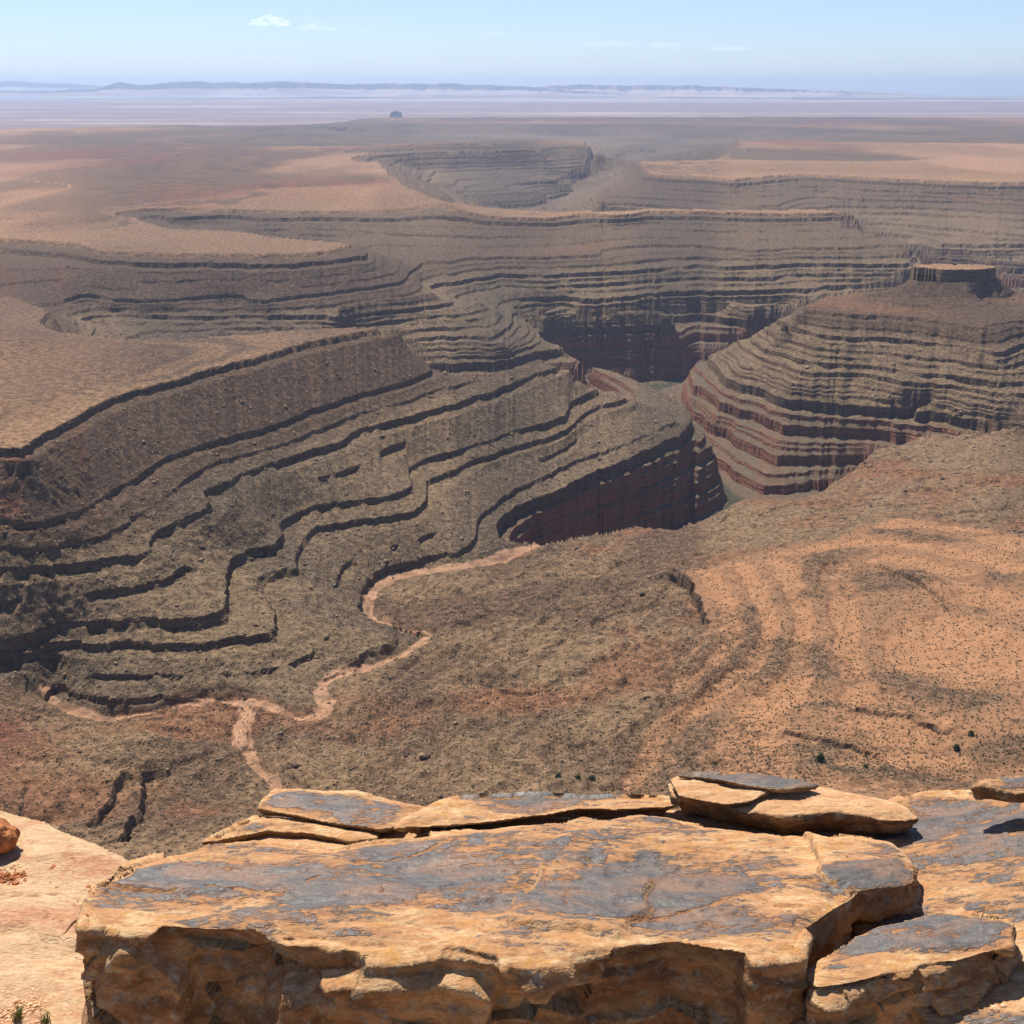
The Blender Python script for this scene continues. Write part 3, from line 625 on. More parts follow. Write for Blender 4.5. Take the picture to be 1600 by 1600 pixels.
def butte(x, yb, D, w, h):
    X, Y = ground(x, yb, D); z0 = EYE - float(ds(D)); s = float(Y)/FPX
    root = bpy.data.objects.new('butte', None); COL.objects.link(root); root.location = (float(X), float(Y), z0)
    g = NT('butte rock'); geo = g.n('NewGeometry'); zz = g.noise(g.mapv(geo.outputs[0], (0.01,0.01,0.05)), 1, 3)
    m = g.done(g.mix(g.ramp(zz, 0.4, 0.6), (0.17,0.10,0.08), (0.10,0.06,0.05)), 0.95, spec=0.1)
    def tower(nm, cx, rad, ht, taper, seed, z=0):
        bm = bmesh.new(); r = random.Random(seed); rings = []
        for lv, (f, q) in enumerate(((0,1.0),(0.35,0.93),(0.8,0.88),(1.0,taper))):
            rings.append([bm.verts.new((cx+math.cos(a/14*math.tau)*rad*q*r.uniform(.82,1.1), math.sin(a/14*math.tau)*rad*q*r.uniform(.82,1.1), z+ht*f*r.uniform(.97,1.0))) for a in range(14)])
        for a, b in zip(rings, rings[1:]):
            for i in range(14): bm.faces.new((a[i], a[(i+1)%14], b[(i+1)%14], b[i]))
        bm.faces.new(rings[-1]); me = bpy.data.meshes.new(nm); bm.to_mesh(me); bm.free(); me.materials.append(m)
        o = bpy.data.objects.new(nm, me); COL.objects.link(o); o.parent = root
    H = h*s*1.12; Wd = w*s
    tower('talus_apron', 0, Wd*0.62, H*0.34, 0.62, 1, -8)
    for i, (cx, rr_, hh) in enumerate(((-0.33,0.12,0.8),(-0.12,0.13,0.95),(0.10,0.14,1.0),(0.32,0.12,0.85))): tower('rock_tower', cx*Wd, rr_*Wd, H*hh, 0.75, 10+i)
    tag(root, 'small dark butte of four joined towers alone on the far plain', 'butte')
butte(619, 184.5, 432, 20, 9)

# clouds: small flat-based cumulus far off, outside the haze
def cloud(px, py, w, h, dens, seed, label):
    F = 72000.0; X = (px-800)/FPX*F*math.cos(PITCH); Z = -F*math.tan(float(ang(py)))+EYE
    s = F/FPX; r = random.Random(seed); bm = bmesh.new()
    n = max(5, int(w/5))
    for i in range(n):
        t = (i+0.5)/n; env = (math.sin(math.pi*t)**0.7)*(0.55+0.45*r.random())
        rad = h*s*0.62*env+h*s*0.1
        geom = bmesh.ops.create_icosphere(bm, subdivisions=2, radius=1)['verts']
        cx = (t-0.5)*w*s; cy = r.uniform(-1,1)*h*s*0.8; cz = rad*0.45
        for v in geom:
            q = v.co.copy(); k = 1+0.22*math.sin(q.x*5+i)*math.cos(q.y*4+seed)*math.sin(q.z*4+2*i)
            v.co = Vector((cx+q.x*rad*1.55*k, cy+q.y*rad*1.2*k, cz+q.z*rad*0.75*k*(0.45 if q.z < 0 else 1)))
    me = bpy.data.meshes.new('cloud'); bm.to_mesh(me); bm.free()
    o = bpy.data.objects.new('cloud', me); COL.objects.link(o); o.location = (X, F, Z)
    rm = o.modifiers.new('join', 'REMESH'); rm.mode = 'VOXEL'; rm.voxel_size = h*s*0.10
    g = NT('cloud vapour'); geo = g.n('NewGeometry')
    nz_ = g.noise(geo.outputs[0], 0.0035, 4, 0.65)
    tr = g.n('BsdfTranslucent', {'Color': (1,1,1)}); tp = g.n('BsdfTransparent'); al = g.ramp(nz_, 0.36, 0.66, 0.0, dens)
    df = g.n('BsdfDiffuse', {'Color': (0.97,0.97,0.97)}); mx = g.n('AddShader', {0: df, 1: tr}); fx = g.n('MixShader', {0: al, 1: tp, 2: mx}); g.t.links.new(fx.outputs[0], g.out.inputs[0])
    me.materials.append(g.m); tag(o, label, 'cloud', 'small clouds low over the horizon')
cloud(428, 41, 58, 17, 0.16, 3, 'largest and brightest small cloud, upper left of the sky')
cloud(500, 47, 56, 11, 0.09, 5, 'ragged cloud just right of the brightest cloud')
cloud(566, 47, 38, 6, 0.07, 7, 'thin cloud wisp right of the ragged cloud')
cloud(620, 50, 26, 5, 0.07, 9, 'smallest thin cloud wisp, fourth from the left')
cloud(772, 56, 46, 6, 0.1, 11, 'faint flat cloud streak near the middle of the sky')
cloud(950, 71, 90, 8, 0.1, 13, 'widest faint cloud streak, right of the middle of the sky')
cloud(1035, 75, 60, 9, 0.08, 15, 'faint cloud right of the widest streak')
cloud(1140, 79, 60, 8, 0.1, 17, 'rightmost faint cloud low in the sky')

# air: one closed box of even haze round the whole place
hz = bpy.data.meshes.new('haze')
x, y0, y1, zb, zt = 64000, -400, 64500, -700, 440
vs = [(sx*x, y, z) for z in (zb, zt) for y in (y0, y1) for sx in (-1, 1)]
hz.from_pydata(vs, [], [(0,2,3,1),(4,5,7,6),(0,1,5,4),(2,6,7,3),(0,4,6,2),(1,3,7,5)]); hz.update()
ho = bpy.data.objects.new('haze', hz); COL.objects.link(ho)
g = NT('haze air'); pv = g.n('VolumePrincipled', {'Color': (0.60,0.74,1.0), 'Density': 2.8e-5, 'Anisotropy': 0.35})
g.t.links.new(pv.outputs[0], g.out.inputs[1]); hz.materials.append(g.m); tag(ho, 'thin bluish desert haze filling the air', kind='stuff')

# ------------------------------------------------------------------ foreground ledge: sandstone slabs
def fg(x, y, pl):
    """photo pixel -> point on the plane z = z0 + gx*X + gy*(Y-3)"""
    z0, gx, gy = pl; z = z0
    for _ in range(12):
        F = (EYE-z)/math.tan(float(ang(y))); X = (x-800)/FPX*(F*math.cos(PITCH)+(EYE-z)*math.sin(PITCH)); z = z0+gx*X+gy*(F-3)
    return (X, F, z)
def to_px(P):
    D = EYE-P[:,2]; zc_ = P[:,1]*math.cos(PITCH)+D*math.sin(PITCH); yc_ = -P[:,1]*math.sin(PITCH)+D*math.cos(PITCH)
    return 800+FPX*P[:,0]/zc_, 800+FPX*yc_/zc_
def poly_sdf(poly, x, y):
    """signed distance to a 2-D polygon, positive inside"""
    q = np.array(poly, float); best = np.full(x.shape, 1e9); n = len(q)
    for i in range(n):
        ax, ay = q[i]; vx, vy = q[(i+1) % n]-q[i]
        t = np.clip(((x-ax)*vx+(y-ay)*vy)/(vx*vx+vy*vy+1e-12), 0, 1); best = np.minimum(best, np.hypot(x-ax-t*vx, y-ay-t*vy))
    return np.where(inside(q[:,0], q[:,1], x, y), best, -best)
def path_dist(path, x, y):
    q = np.array(path, float); best = np.full(x.shape, 1e9)
    for i in range(len(q)-1):
        vx, vy = q[i+1]-q[i]; t = np.clip(((x-q[i,0])*vx+(y-q[i,1])*vy)/(vx*vx+vy*vy+1e-12), 0, 1)
        best = np.minimum(best, np.hypot(x-q[i,0]-t*vx, y-q[i,1]-t*vy))
    return best
def mesh_np(me):
    n = len(me.vertices); co = np.empty(n*3, np.float32); me.vertices.foreach_get('co', co)
    nr = np.empty(n*3, np.float32); me.vertex_normals.foreach_get('vector', nr); return co.reshape(-1,3).astype(float), nr.reshape(-1,3).astype(float)
def rock_from(bm, name, voxel):
    me0 = bpy.data.meshes.new('tmp'); bm.to_mesh(me0); bm.free(); o0 = bpy.data.objects.new('tmp', me0); COL.objects.link(o0)
    md = o0.modifiers.new('r', 'REMESH'); md.mode = 'VOXEL'; md.voxel_size = voxel; md.use_smooth_shade = True
    dg = bpy.context.evaluated_depsgraph_get(); me = bpy.data.meshes.new_from_object(o0.evaluated_get(dg)); me.name = name
    bpy.data.objects.remove(o0); bpy.data.meshes.remove(me0); return me
def finish(me, name, P, mat, attrs, parent=None):
    c = np.array([P[:,0].mean(), P[:,1].mean(), P[:,2].min()]); me.vertices.foreach_set('co', (P-c).astype(np.float32).ravel())
    for k, v in attrs.items():
        a = me.attributes.new(k, 'FLOAT', 'POINT'); a.data.foreach_set('value', np.asarray(v, np.float32))
    me.polygons.foreach_set('use_smooth', np.ones(len(me.polygons), bool)); me.materials.clear(); me.materials.append(mat); me.update()
    o = bpy.data.objects.new(name, me); COL.objects.link(o); o.location = c; return o
def slab(name, outline, pl, thick, label, mat, voxel=0.010, seed=1, under=0.03, rough=1.0, world=False, plates=(), faces=(), cracks=(), blobs=(), cat='rock', edge_w=0.035, bias=0.0):
    pts = [(p[0], p[1], pl[0]+pl[1]*p[0]+pl[2]*(p[1]-3)) for p in outline] if world else [fg(x, y, pl) for x, y in outline]
    r = random.Random(seed); ring = []
    n = len(pts)
    for i in range(n):
        a = Vector(pts[i]); b = Vector(pts[(i+1) % n]); k = max(1, min(60, int((b-a).length/max(0.05, voxel*4))))
        for j in range(k): ring.append(a.lerp(b, j/k))
    ctr = sum(ring, Vector())/len(ring)
    ra = np.array([tuple(p) for p in ring]); jit = 0.018*rough*fbm3(ra*9+seed*3.1, seed, 3)
    # inward directions from the ring's own turning
    m = len(ring); inw = []
    area = sum(ring[i].x*ring[(i+1)%m].y-ring[(i+1)%m].x*ring[i].y for i in range(m))
    for i in range(m):
        t = ring[(i+2)%m]-ring[i-2]; t.z = 0
        if t.length < 1e-6: t = Vector((1,0,0))
        t.normalize(); inw.append(Vector((-t.y, t.x, 0))*(1 if area > 0 else -1))
    bm = bmesh.new(); rings = []
    be = min(0.013, thick*0.1)
    for dz, ins in ((0, be*0.9), (-be*0.5, be*0.15), (-be*1.3, 0), (-thick*0.55, under*0.4), (-thick, under)):
        rings.append([bm.verts.new(ring[i]+inw[i]*(ins+jit[i])+Vector((0,0,dz))) for i in range(m)])
    for a, b in zip(rings, rings[1:]):
        for i in range(m): bm.faces.new((a[i], a[(i+1)%m], b[(i+1)%m], b[i]))
    bm.faces.new(rings[0]); bm.faces.new(list(reversed(rings[-1])))
    bmesh.ops.recalc_face_normals(bm, faces=bm.faces)
    me = rock_from(bm, name, voxel)
    P, N = mesh_np(me); px, py = to_px(P)
    nz = N[:,2]; top = sstep(0.70, 0.92, nz); side = 1-sstep(0.45, 0.8, np.abs(nz))
    O = np.array([[p[0], p[1]] for p in pts]); ed = poly_sdf(O, P[:,0], P[:,1])
    # sides: bedding ribs, scoops, broken grain
    q = P*np.array([1,1,2.2])
    tk = min(1.0, thick*3.5)
    s = tk*0.030*fbm3(q*4.0+seed, seed+1, 3) + 0.012*(1-2*np.abs(fbm3(q*9+seed, seed+5, 2))) + 0.005*fbm3(P*38, seed+9, 2)
    bedz = P[:,2]-pl[1]*P[:,0]-pl[2]*(P[:,1]-3) + 0.02*fbm3(P*3, seed+11, 2)
    s = s + 0.010*np.sign(np.sin(bedz*70+seed))*np.abs(np.sin(bedz*70+seed))**0.5*vn3(P*5, seed+13)
    s = s + tk*0.022*(np.floor(fbm3(q*5.5+seed, seed+61, 2)*6)/6)
    nb_ = int(70*rough*min(2.0, max(0.5, (P[:,0].max()-P[:,0].min()))))          # jointed blocks: each cell of the face has its own set-back and tilt
    rb = np.random.default_rng(seed+5); cs = rb.uniform(P.min(0), P.max(0), (nb_, 3)); mt = np.array([1,1,1.7])
    PW = P + 0.03*np.stack([fbm3(P*7, seed+71, 2), fbm3(P*7, seed+72, 2), fbm3(P*7, seed+73, 2)], 1)
    idn = np.zeros(len(P), int); bd = np.full(len(P), 1e9)
    for ci in range(nb_):
        dd = (((PW-cs[ci])*mt)**2).sum(1); w_ = dd < bd; bd[w_] = dd[w_]; idn[w_] = ci
    s = s*0.6 + tk*(rb.uniform(-0.020, 0.017, nb_)[idn] + np.clip(0.13*((P-cs[idn])*rb.normal(size=(nb_,3))[idn]).sum(1), -0.03, 0.03))
    sc_r = random.Random(seed+77); lo, hi = P.min(0), P.max(0)
    for _ in range(int(10*rough)):
        c = np.array([sc_r.uniform(lo[0], hi[0]), sc_r.uniform(lo[1]-0.03, hi[1]), sc_r.uniform(lo[2], hi[2])]); rad = sc_r.uniform(0.05, 0.17)*min(1, thick*3.2)
        dd = np.linalg.norm((P-c)*np.array([1,1,1.5]), axis=1); s = s - 0.22*np.maximum(0, rad-dd)
    # top: broad swells and thin broken flakes lying in steps
    tn = fbm3(P*np.array([1.3,3.2,1])*1.5+seed*2, seed+21, 4, 0.55)
    lev = np.floor(tn*7); fr = tn*7-lev
    t = 0.006*fbm3(P*3, seed+23, 2) + 0.0045*(lev+sstep(0.0, 0.22, fr)) + 0.0012*fbm3(P*60, seed+25, 1)
    t = t - 0.010*sstep(0.06, 0.0, ed)*vn3(P*14, seed+27) - tk*0.015*sstep(0.055, 0.0, ed)*np.floor(vn3(P*np.array([9,9,6])+0.4*fbm3(P*30, seed+2, 2)[:,None], seed+29)*4)/4
    for poly, h in plates:
        sd = poly_sdf(poly, px, py); t = t + h*sstep(-7, 5, sd + 22*(vn3(P*15, seed+31)-0.5)+9*(vn3(P*45, seed+35)-0.5))
    crk = np.zeros(len(P))
    for path, w, dep in cracks:
        d = path_dist(path, px, py+3*(vn3(P*25, seed+33)-0.5)); f = sstep(w, 0.3, d); t = t - dep*f; crk = np.maximum(crk, f)
    s = np.clip(s, -0.045, 0.04)
    side = np.where(s > 0, 1-sstep(0.05, 0.4, np.abs(nz)), side)
    d = s*side*rough + t*top
    P2 = P + N*d[:,None]
    fz = sstep(-0.2, -0.6, N[:,1])
    for poly, h in faces:
        sd = poly_sdf(poly, px, py); P2[:,1] -= h*sstep(-7, 5, sd + 14*(vn3(P*13, seed+41)-0.5))*fz*(0.7+0.6*vn3(P*6, seed+43))
    b = np.zeros(len(P))+bias
    for cx, cy, rx, ry, st in blobs: b = b + st*np.exp(-((px-cx)/rx)**2-((py-cy)/ry)**2)
    b = b - (0.05+0.45*vn3(P*np.array([4,6,4]), seed+51))*sstep(edge_w*1.6, 0.0, ed) - 0.5*crk
    o = finish(me, name, P2, mat, {'patina': b, 'crack': crk})
    if label: tag(o, label, cat)
    return o

def sandstone(name, varn=0.5, cream=0.0, dark_sides=0.6):
    """desert sandstone: grey varnish skin broken by ochre scars on flat tops, lichen-dark grain on the sides"""
    g = NT(name); geo = g.n('NewGeometry'); pos = geo.outputs['Position']; nz = g.n('SeparateXYZ', {0: geo.outputs['Normal']}).outputs[2]
    pat = g.n('Attribute', attribute_name='patina').outputs[2]; crk = g.n('Attribute', attribute_name='crack').outputs[2]
    st = g.mapv(pos, (1.0, 2.6, 1.5))
    a = g.noise(st, 2.6, 4, 0.62, 0.6); b = g.noise(st, 13, 4, 0.7, 0.5); c = g.noise(pos, 75, 3, 0.7); b2 = g.noise(st, 30, 3, 0.65, 0.8)
    m = g.math('ADD', g.math('MULTIPLY', a, 1.15), g.math('ADD', g.math('MULTIPLY', b, 0.85), g.math('MULTIPLY', b2, 0.5)))
    m = g.math('ADD', m, g.math('ADD', pat, varn-1.75))
    topm = g.ramp(nz, 0.72, 0.88)
    v = g.math('MULTIPLY', g.ramp(m, -0.03, 0.05), topm)
    vthin = g.math('MULTIPLY', g.ramp(m, -0.22, 0.02), topm)
    bare = g.mix(g.ramp(b, 0.40, 0.66), lin(202,146,96), lin(234,194,142))
    bare = g.mix(g.ramp(a, 0.5, 0.7), bare, lin(218,168,114))
    bare = g.mix(cream, bare, g.mix(g.ramp(a, 0.42, 0.6), g.mix(g.ramp(b, 0.3, 0.7), lin(232,198,152), lin(214,168,124)), g.mix(g.ramp(b2, 0.35, 0.65), lin(196,136,98), lin(216,164,122))))
    lich = g.math('MULTIPLY', g.ramp(g.noise(pos, 17, 3, 0.7), 0.57, 0.66), topm)
    bare = g.mix(g.math('MULTIPLY', lich, 0.55*(1-cream)), bare, lin(206,146,58))
    brown = g.mix(g.math('MULTIPLY', vthin, 0.75*(1-cream*0.8)), bare, lin(146,104,78))
    grey = g.mix(g.ramp(b, 0.35, 0.7), lin(90,86,83), lin(114,106,99))
    grey = g.mix(g.ramp(g.noise(st, 4.2, 4, 0.7, 0.8), 0.42, 0.64, 0.0, 0.9), grey, lin(150,114,88))
    tcol = g.mix(v, brown, grey)
    # sides
    sb = g.noise(g.mapv(pos, (1,1,3.0)), 5, 4, 0.65); sd = g.noise(pos, 9, 4, 0.7)
    scol = g.mix(g.ramp(sb, 0.35, 0.65), lin(164,116,70), lin(214,168,112))
    scol = g.mix(g.ramp(g.noise(pos, 22, 3, 0.7), 0.52, 0.64), scol, lin(196,178,146))
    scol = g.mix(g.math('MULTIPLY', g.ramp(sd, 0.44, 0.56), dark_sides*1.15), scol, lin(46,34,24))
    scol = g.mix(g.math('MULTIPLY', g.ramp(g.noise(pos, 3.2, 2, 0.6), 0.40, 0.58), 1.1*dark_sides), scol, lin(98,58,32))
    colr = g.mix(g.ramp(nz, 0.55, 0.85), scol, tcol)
    colr = g.mix(g.ramp(c, 0.3, 0.75, 0.22, 0.0), colr, lin(60,42,30))
    colr = g.mix(g.math('MULTIPLY', crk, 0.6), colr, lin(120,66,36))
    k = g.n('VectorMath', {0: colr, 'Scale': 0.72}, operation='SCALE').outputs[0]
    rough = g.math('SUBTRACT', 0.92, g.math('MULTIPLY', v, 0.40))
    h = g.math('ADD', g.math('MULTIPLY', v, 0.0022), g.math('ADD', g.math('MULTIPLY', c, 0.0022), g.math('MULTIPLY', b2, 0.005+0.004*cream)))
    h = g.math('ADD', h, g.math('MULTIPLY', g.math('SUBTRACT', 1.0, topm), g.math('ADD', g.math('MULTIPLY', sd, 0.022), g.math('MULTIPLY', c, 0.004))))
    return g.done(k, rough, h, 1.0, 1.0, 0.36)
MS = sandstone('varnished sandstone', 0.47, 0.0, 0.3); MC = sandstone('cream sandstone', 0.05, 1.0, 0.3); MB = sandstone('ochre sandstone block', 0.30, 0.3, 0.5)

# bedrock under everything, falling away as the rim cliff
slab('bedrock_ledge', [(-7,-6),(-7,3.0),(-3,3.3),(-1.25,3.45),(-0.95,3.9),(0.4,4.15),(2.5,4.2),(7,4.0),(7,-6)], (-0.66,0,0), 26, None, MC, voxel=0.11, seed=3, under=-0.5, rough=3, world=True, bias=-1)['kind'] = 'structure'
slab('sandstone_bench', [(-420,1150),(-200,1215),(0,1264),(70,1281),(130,1308),(175,1325),(212,1345),(214,1380),(200,1440),(230,1700),(-420,1900)], (-0.42,0.0,0.0), 0.5,
     'smooth cream sandstone bench on the left, sloping to the rim beside the great slab', MC, voxel=0.011, seed=5, under=0.02, rough=0.7, bias=-0.6,
     plates=[([(-400,1384),(0,1381),(60,1391),(100,1402),(150,1412),(150,1800),(-400,1800)],0.016), ([(-400,1436),(0,1450),(50,1466),(90,1478),(150,1498),(150,1800),(-400,1800)],-0.014), ([(-300,1270),(60,1300),(110,1330),(90,1350),(-300,1330)],0.010)],
     cracks=[([(0,1404),(40,1410),(90,1404)],1.6,0.008), ([(100,1300),(112,1330),(118,1360)],1.5,0.006), ([(60,1440),(100,1450)],1.5,0.006), ([(172,1330),(180,1350)],1.6,0.008)])
PM = (0.0, 0.0, -0.10)
slab('bedrock_shelf', [(335,1325),(420,1282),(650,1282),(820,1268),(1000,1262),(1180,1268),(1300,1283),(1420,1296),(1470,1330),(1440,1420),(400,1420)], (-0.075,0,-0.08), 0.6, None, MB, voxel=0.02, seed=43, under=0.0, rough=0.6, bias=-0.4)['kind'] = 'structure'
slab('sandstone_slab', [(126,1404),(130,1440),(200,1446),(325,1452),(430,1462),(525,1474),(600,1480),(675,1478),(740,1492),(800,1500),(890,1496),(950,1486),(1050,1474),(1110,1480),(1170,1492),(1250,1482),(1262,1448),(1290,1425),(1345,1396),(1400,1388),(1434,1380),(1432,1350),(1395,1318),(1350,1310),(1225,1300),(1100,1288),(1050,1276),(1000,1271),(950,1278),(912,1272),(862,1283),(762,1295),(700,1298),(575,1312),(525,1322),(475,1317),(400,1310),(325,1317),(288,1330),(210,1345),(146,1377)],
     PM, 0.46, 'great flat sandstone slab across the foreground, grey varnish on its top and dark broken front face', MS, voxel=0.0065, seed=7, under=-0.03, rough=1.1,
     plates=[([(800,1412),(835,1385),(850,1360),(900,1350),(1020,1375),(1015,1400),(1000,1440),(960,1458),(870,1458),(800,1442)],0.020), ([(1262,1298),(1400,1312),(1436,1360),(1425,1390),(1340,1400),(1292,1378),(1275,1345)],0.022),
             ([(240,1340),(420,1325),(600,1345),(760,1330),(900,1320),(1010,1340),(900,1345),(830,1375),(790,1405),(600,1420),(300,1400)],0.006), ([(160,1378),(260,1388),(440,1402),(590,1420),(400,1418),(200,1402),(150,1395)],-0.008)],
     faces=[([(425,1545),(445,1530),(475,1528),(500,1514),(570,1505),(650,1512),(742,1516),(765,1545),(760,1700),(425,1700)],0.060), ([(150,1560),(165,1505),(195,1468),(240,1482),(290,1525),(290,1700),(150,1700)],0.032),
            ([(295,1500),(420,1490),(440,1530),(420,1700),(295,1700)],-0.05), ([(930,1500),(1050,1478),(1165,1490),(1150,1700),(770,1700),(860,1540)],-0.055), ([(420,1462),(690,1478),(685,1508),(480,1500)],0.018), ([(1168,1490),(1260,1478),(1255,1700),(1160,1700)],0.015), ([(780,1500),(870,1490),(900,1515),(850,1550),(790,1545)],0.03)],
     cracks=[([(160,1376),(200,1379),(240,1383),(272,1387)],3.2,0.018), ([(320,1382),(360,1387),(400,1395),(440,1401)],2.2,0.010), ([(1228,1374),(1272,1374)],2,0.012), ([(1212,1413),(1256,1414)],2.2,0.012), ([(887,1398),(883,1425)],1.1,0.005), ([(985,1437),(1060,1425),(1120,1412),(1168,1395)],2,0.008), ([(1168,1395),(1200,1408)],1.6,0.007),
             ([(560,1350),(640,1340),(700,1318)],1.8,0.006), ([(870,1438),(960,1442),(1040,1432)],1.6,0.006), ([(600,1392),(596,1400)],3,0.012), ([(760,1435),(740,1470)],1.1,0.005), ([(480,1377),(500,1370)],2,0.007)],
     blobs=[(330,1372,140,20,0.28),(560,1390,120,22,0.30),(650,1345,120,18,0.16),(1020,1385,110,24,0.30),(930,1420,110,22,0.30),(1110,1385,70,20,0.20),(1350,1375,70,20,0.40),(1090,1428,110,12,0.22),(680,1420,80,20,0.05),(230,1428,120,10,-0.2),(700,1462,70,9,-0.15),(1000,1474,300,6,-0.2),(1240,1400,70,26,-0.30),(1270,1335,30,35,-0.35),(850,1310,140,18,-0.12),(1150,1320,120,20,-0.14),(420,1345,60,12,-0.25),(1330,1325,80,12,-0.25),(690,1400,50,14,-0.2)], bias=0.02)
slab('sandstone_lens', [(310,1316),(330,1303),(362,1287),(395,1271),(470,1278),(545,1291),(594,1298),(588,1307),(545,1311),(500,1302),(420,1294),(350,1308)], (-0.04,0,-0.09), 0.075, 'small lens-shaped slab with a rounded pale edge, behind the left end of the great slab', MS, voxel=0.007, seed=11, under=0.03, rough=0.7, bias=-0.05)
slab('sandstone_plate', [(396,1264),(405,1250),(428,1232),(460,1231),(560,1239),(655,1256),(690,1262),(640,1276),(615,1292),(592,1295),(530,1284),(450,1270)], (-0.02,0,-0.09), 0.038, 'grey-topped tilted plate above the small lens-shaped slab at the drop', MS, voxel=0.008, seed=13, under=0.03, rough=0.8, bias=0.12)
slab('sandstone_sheet', [(610,1296),(640,1290),(700,1288),(760,1284),(850,1272),(900,1263),(960,1263),(1040,1260),(1062,1256),(1066,1242),(1000,1238),(930,1240),(880,1236),(840,1235),(760,1238),(720,1240),(690,1247),(660,1262),(622,1280)], (0.0,0,-0.08), 0.055, 'long thin sheet of rock behind the crack along the great slab', MS, voxel=0.008, seed=17, under=0.08, rough=0.8, bias=0.0, blobs=[(780,1240,130,6,0.5),(960,1240,80,5,0.3)])
slab('sandstone_block', [(1046,1222),(1054,1243),(1125,1256),(1162,1267),(1225,1275),(1300,1273),(1375,1280),(1438,1277),(1428,1267),(1405,1250),(1360,1242),(1325,1235),(1295,1229),(1200,1222),(1100,1218)], (0.02,0.0,-0.06), 0.095, 'thick ochre block with overhanging front edge, right of the middle behind the great slab', MB, voxel=0.008, seed=19, under=0.05, rough=0.9, bias=-0.2)
slab('broken_ledge', [(1044,1215),(1060,1210),(1122,1216),(1160,1228),(1205,1236),(1170,1250),(1135,1254),(1060,1242)], (0.045,0.0,-0.06), 0.04, 'broken pale ledge under the dark oval cap plate', MB, voxel=0.007, seed=23, under=0.03, rough=1.0, bias=-0.4)
slab('cap_plate', [(1055,1209),(1080,1203),(1130,1204),(1200,1209),(1250,1217),(1283,1226),(1250,1233),(1225,1234),(1170,1228),(1125,1217)], (0.062,0.0,-0.06), 0.022, 'dark grey oval cap plate topping the thick ochre block', MS, voxel=0.006, seed=29, under=0.012, rough=0.5, bias=0.55, edge_w=0.012)
slab('tilted_slab', [(1402,1246),(1440,1234),(1500,1231),(1560,1230),(1760,1234),(1860,1420),(1800,1700),(1560,1680),(1400,1560),(1330,1400),(1340,1310)], (-0.30,0.16,0.05), 0.5, 'broad grey slab tilted to the left at the right edge, streaked with ochre', MS, voxel=0.012, seed=31, under=0.02, rough=0.8, bias=-0.02, blobs=[(1480,1290,90,40,0.2),(1540,1400,120,24,-0.1),(1560,1520,60,60,-0.4)])
slab('rim_flake', [(1512,1229),(1535,1221),(1600,1214),(1720,1212),(1720,1238),(1580,1238)], (0.02,0.05,0), 0.05, 'small pale-edged flake on the rim at the far right', MS, voxel=0.009, seed=37, under=0.02, rough=0.7, bias=0.15)
slab('sandstone_chunk', [(1266,1522),(1275,1500),(1305,1479),(1325,1460),(1375,1441),(1450,1423),(1525,1418),(1575,1431),(1588,1442),(1583,1478),(1525,1491),(1440,1508),(1380,1520),(1320,1538),(1272,1540)], (-0.16,0.14,-0.02), 0.26, 'tilted chunk with varnished top, across the dark gap from the great slab', MS, voxel=0.0065, seed=41, under=0.0, rough=1.3, bias=0.12,
     blobs=[(1420,1440,90,12,0.3),(1400,1475,110,10,0.3),(1420,1500,90,9,-0.4),(1300,1528,40,14,-0.4)], faces=[([(1270,1560),(1400,1525),(1540,1500),(1560,1520),(1400,1550),(1300,1585)],0.025)])

# ------------------------------------------------------------------ loose things on the ledge
BZ = -0.42                                              # top of the cream bench
def bump_rock(name, loc, size, seed, label, mat, shape=None, cat='boulder'):
    bm = bmesh.new(); bmesh.ops.create_icosphere(bm, subdivisions=5, radius=1)
    co = np.array([v.co[:] for v in bm.verts]); n = co.copy()
    if shape is not None: co = shape(co)
    co = co*np.array(size)
    co = co + n*(np.array(size).mean()*(0.30*fbm3(n*1.5+seed, seed, 2) + 0.09*np.floor(fbm3(n*3.2+seed, seed+3, 2)*5)/5))[:,None]
    for v, c in zip(bm.verts, co): v.co = c
    me = bpy.data.meshes.new(name); bm.to_mesh(me); bm.free(); me.materials.append(mat)
    me.polygons.foreach_set('use_smooth', np.ones(len(me.polygons), bool)); me.update()
    o = bpy.data.objects.new(name, me); COL.objects.link(o); o.location = loc; tag(o, label, cat); return o
def pedestal(co):
    z = co[:,2]; k = np.where(z < -0.1, 0.62+0.38*sstep(-1.0, -0.1, z)*0.9, 1.0); return co*np.stack([k, k, np.ones_like(k)], 1)
g = NT('red ochre boulder'); geo = g.n('NewGeometry'); n_ = g.noise(geo.outputs[0], 16, 4, 0.65); n2_ = g.noise(geo.outputs[0], 70, 3)
MR = g.done(g.mix(g.ramp(n_, 0.38, 0.66), lin(138,82,48), lin(190,122,72)), 0.9, g.math('ADD', g.math('MULTIPLY', n_, 0.02), g.math('MULTIPLY', n2_, 0.006)), 0.8, 1.0)
b = fg(2, 1334, (BZ,0,0)); bump_rock('boulder', (b[0], b[1], BZ+0.064), (0.064,0.060,0.074), 5, 'rounded red-brown boulder perched on the cream bench at the left edge', MR, pedestal)
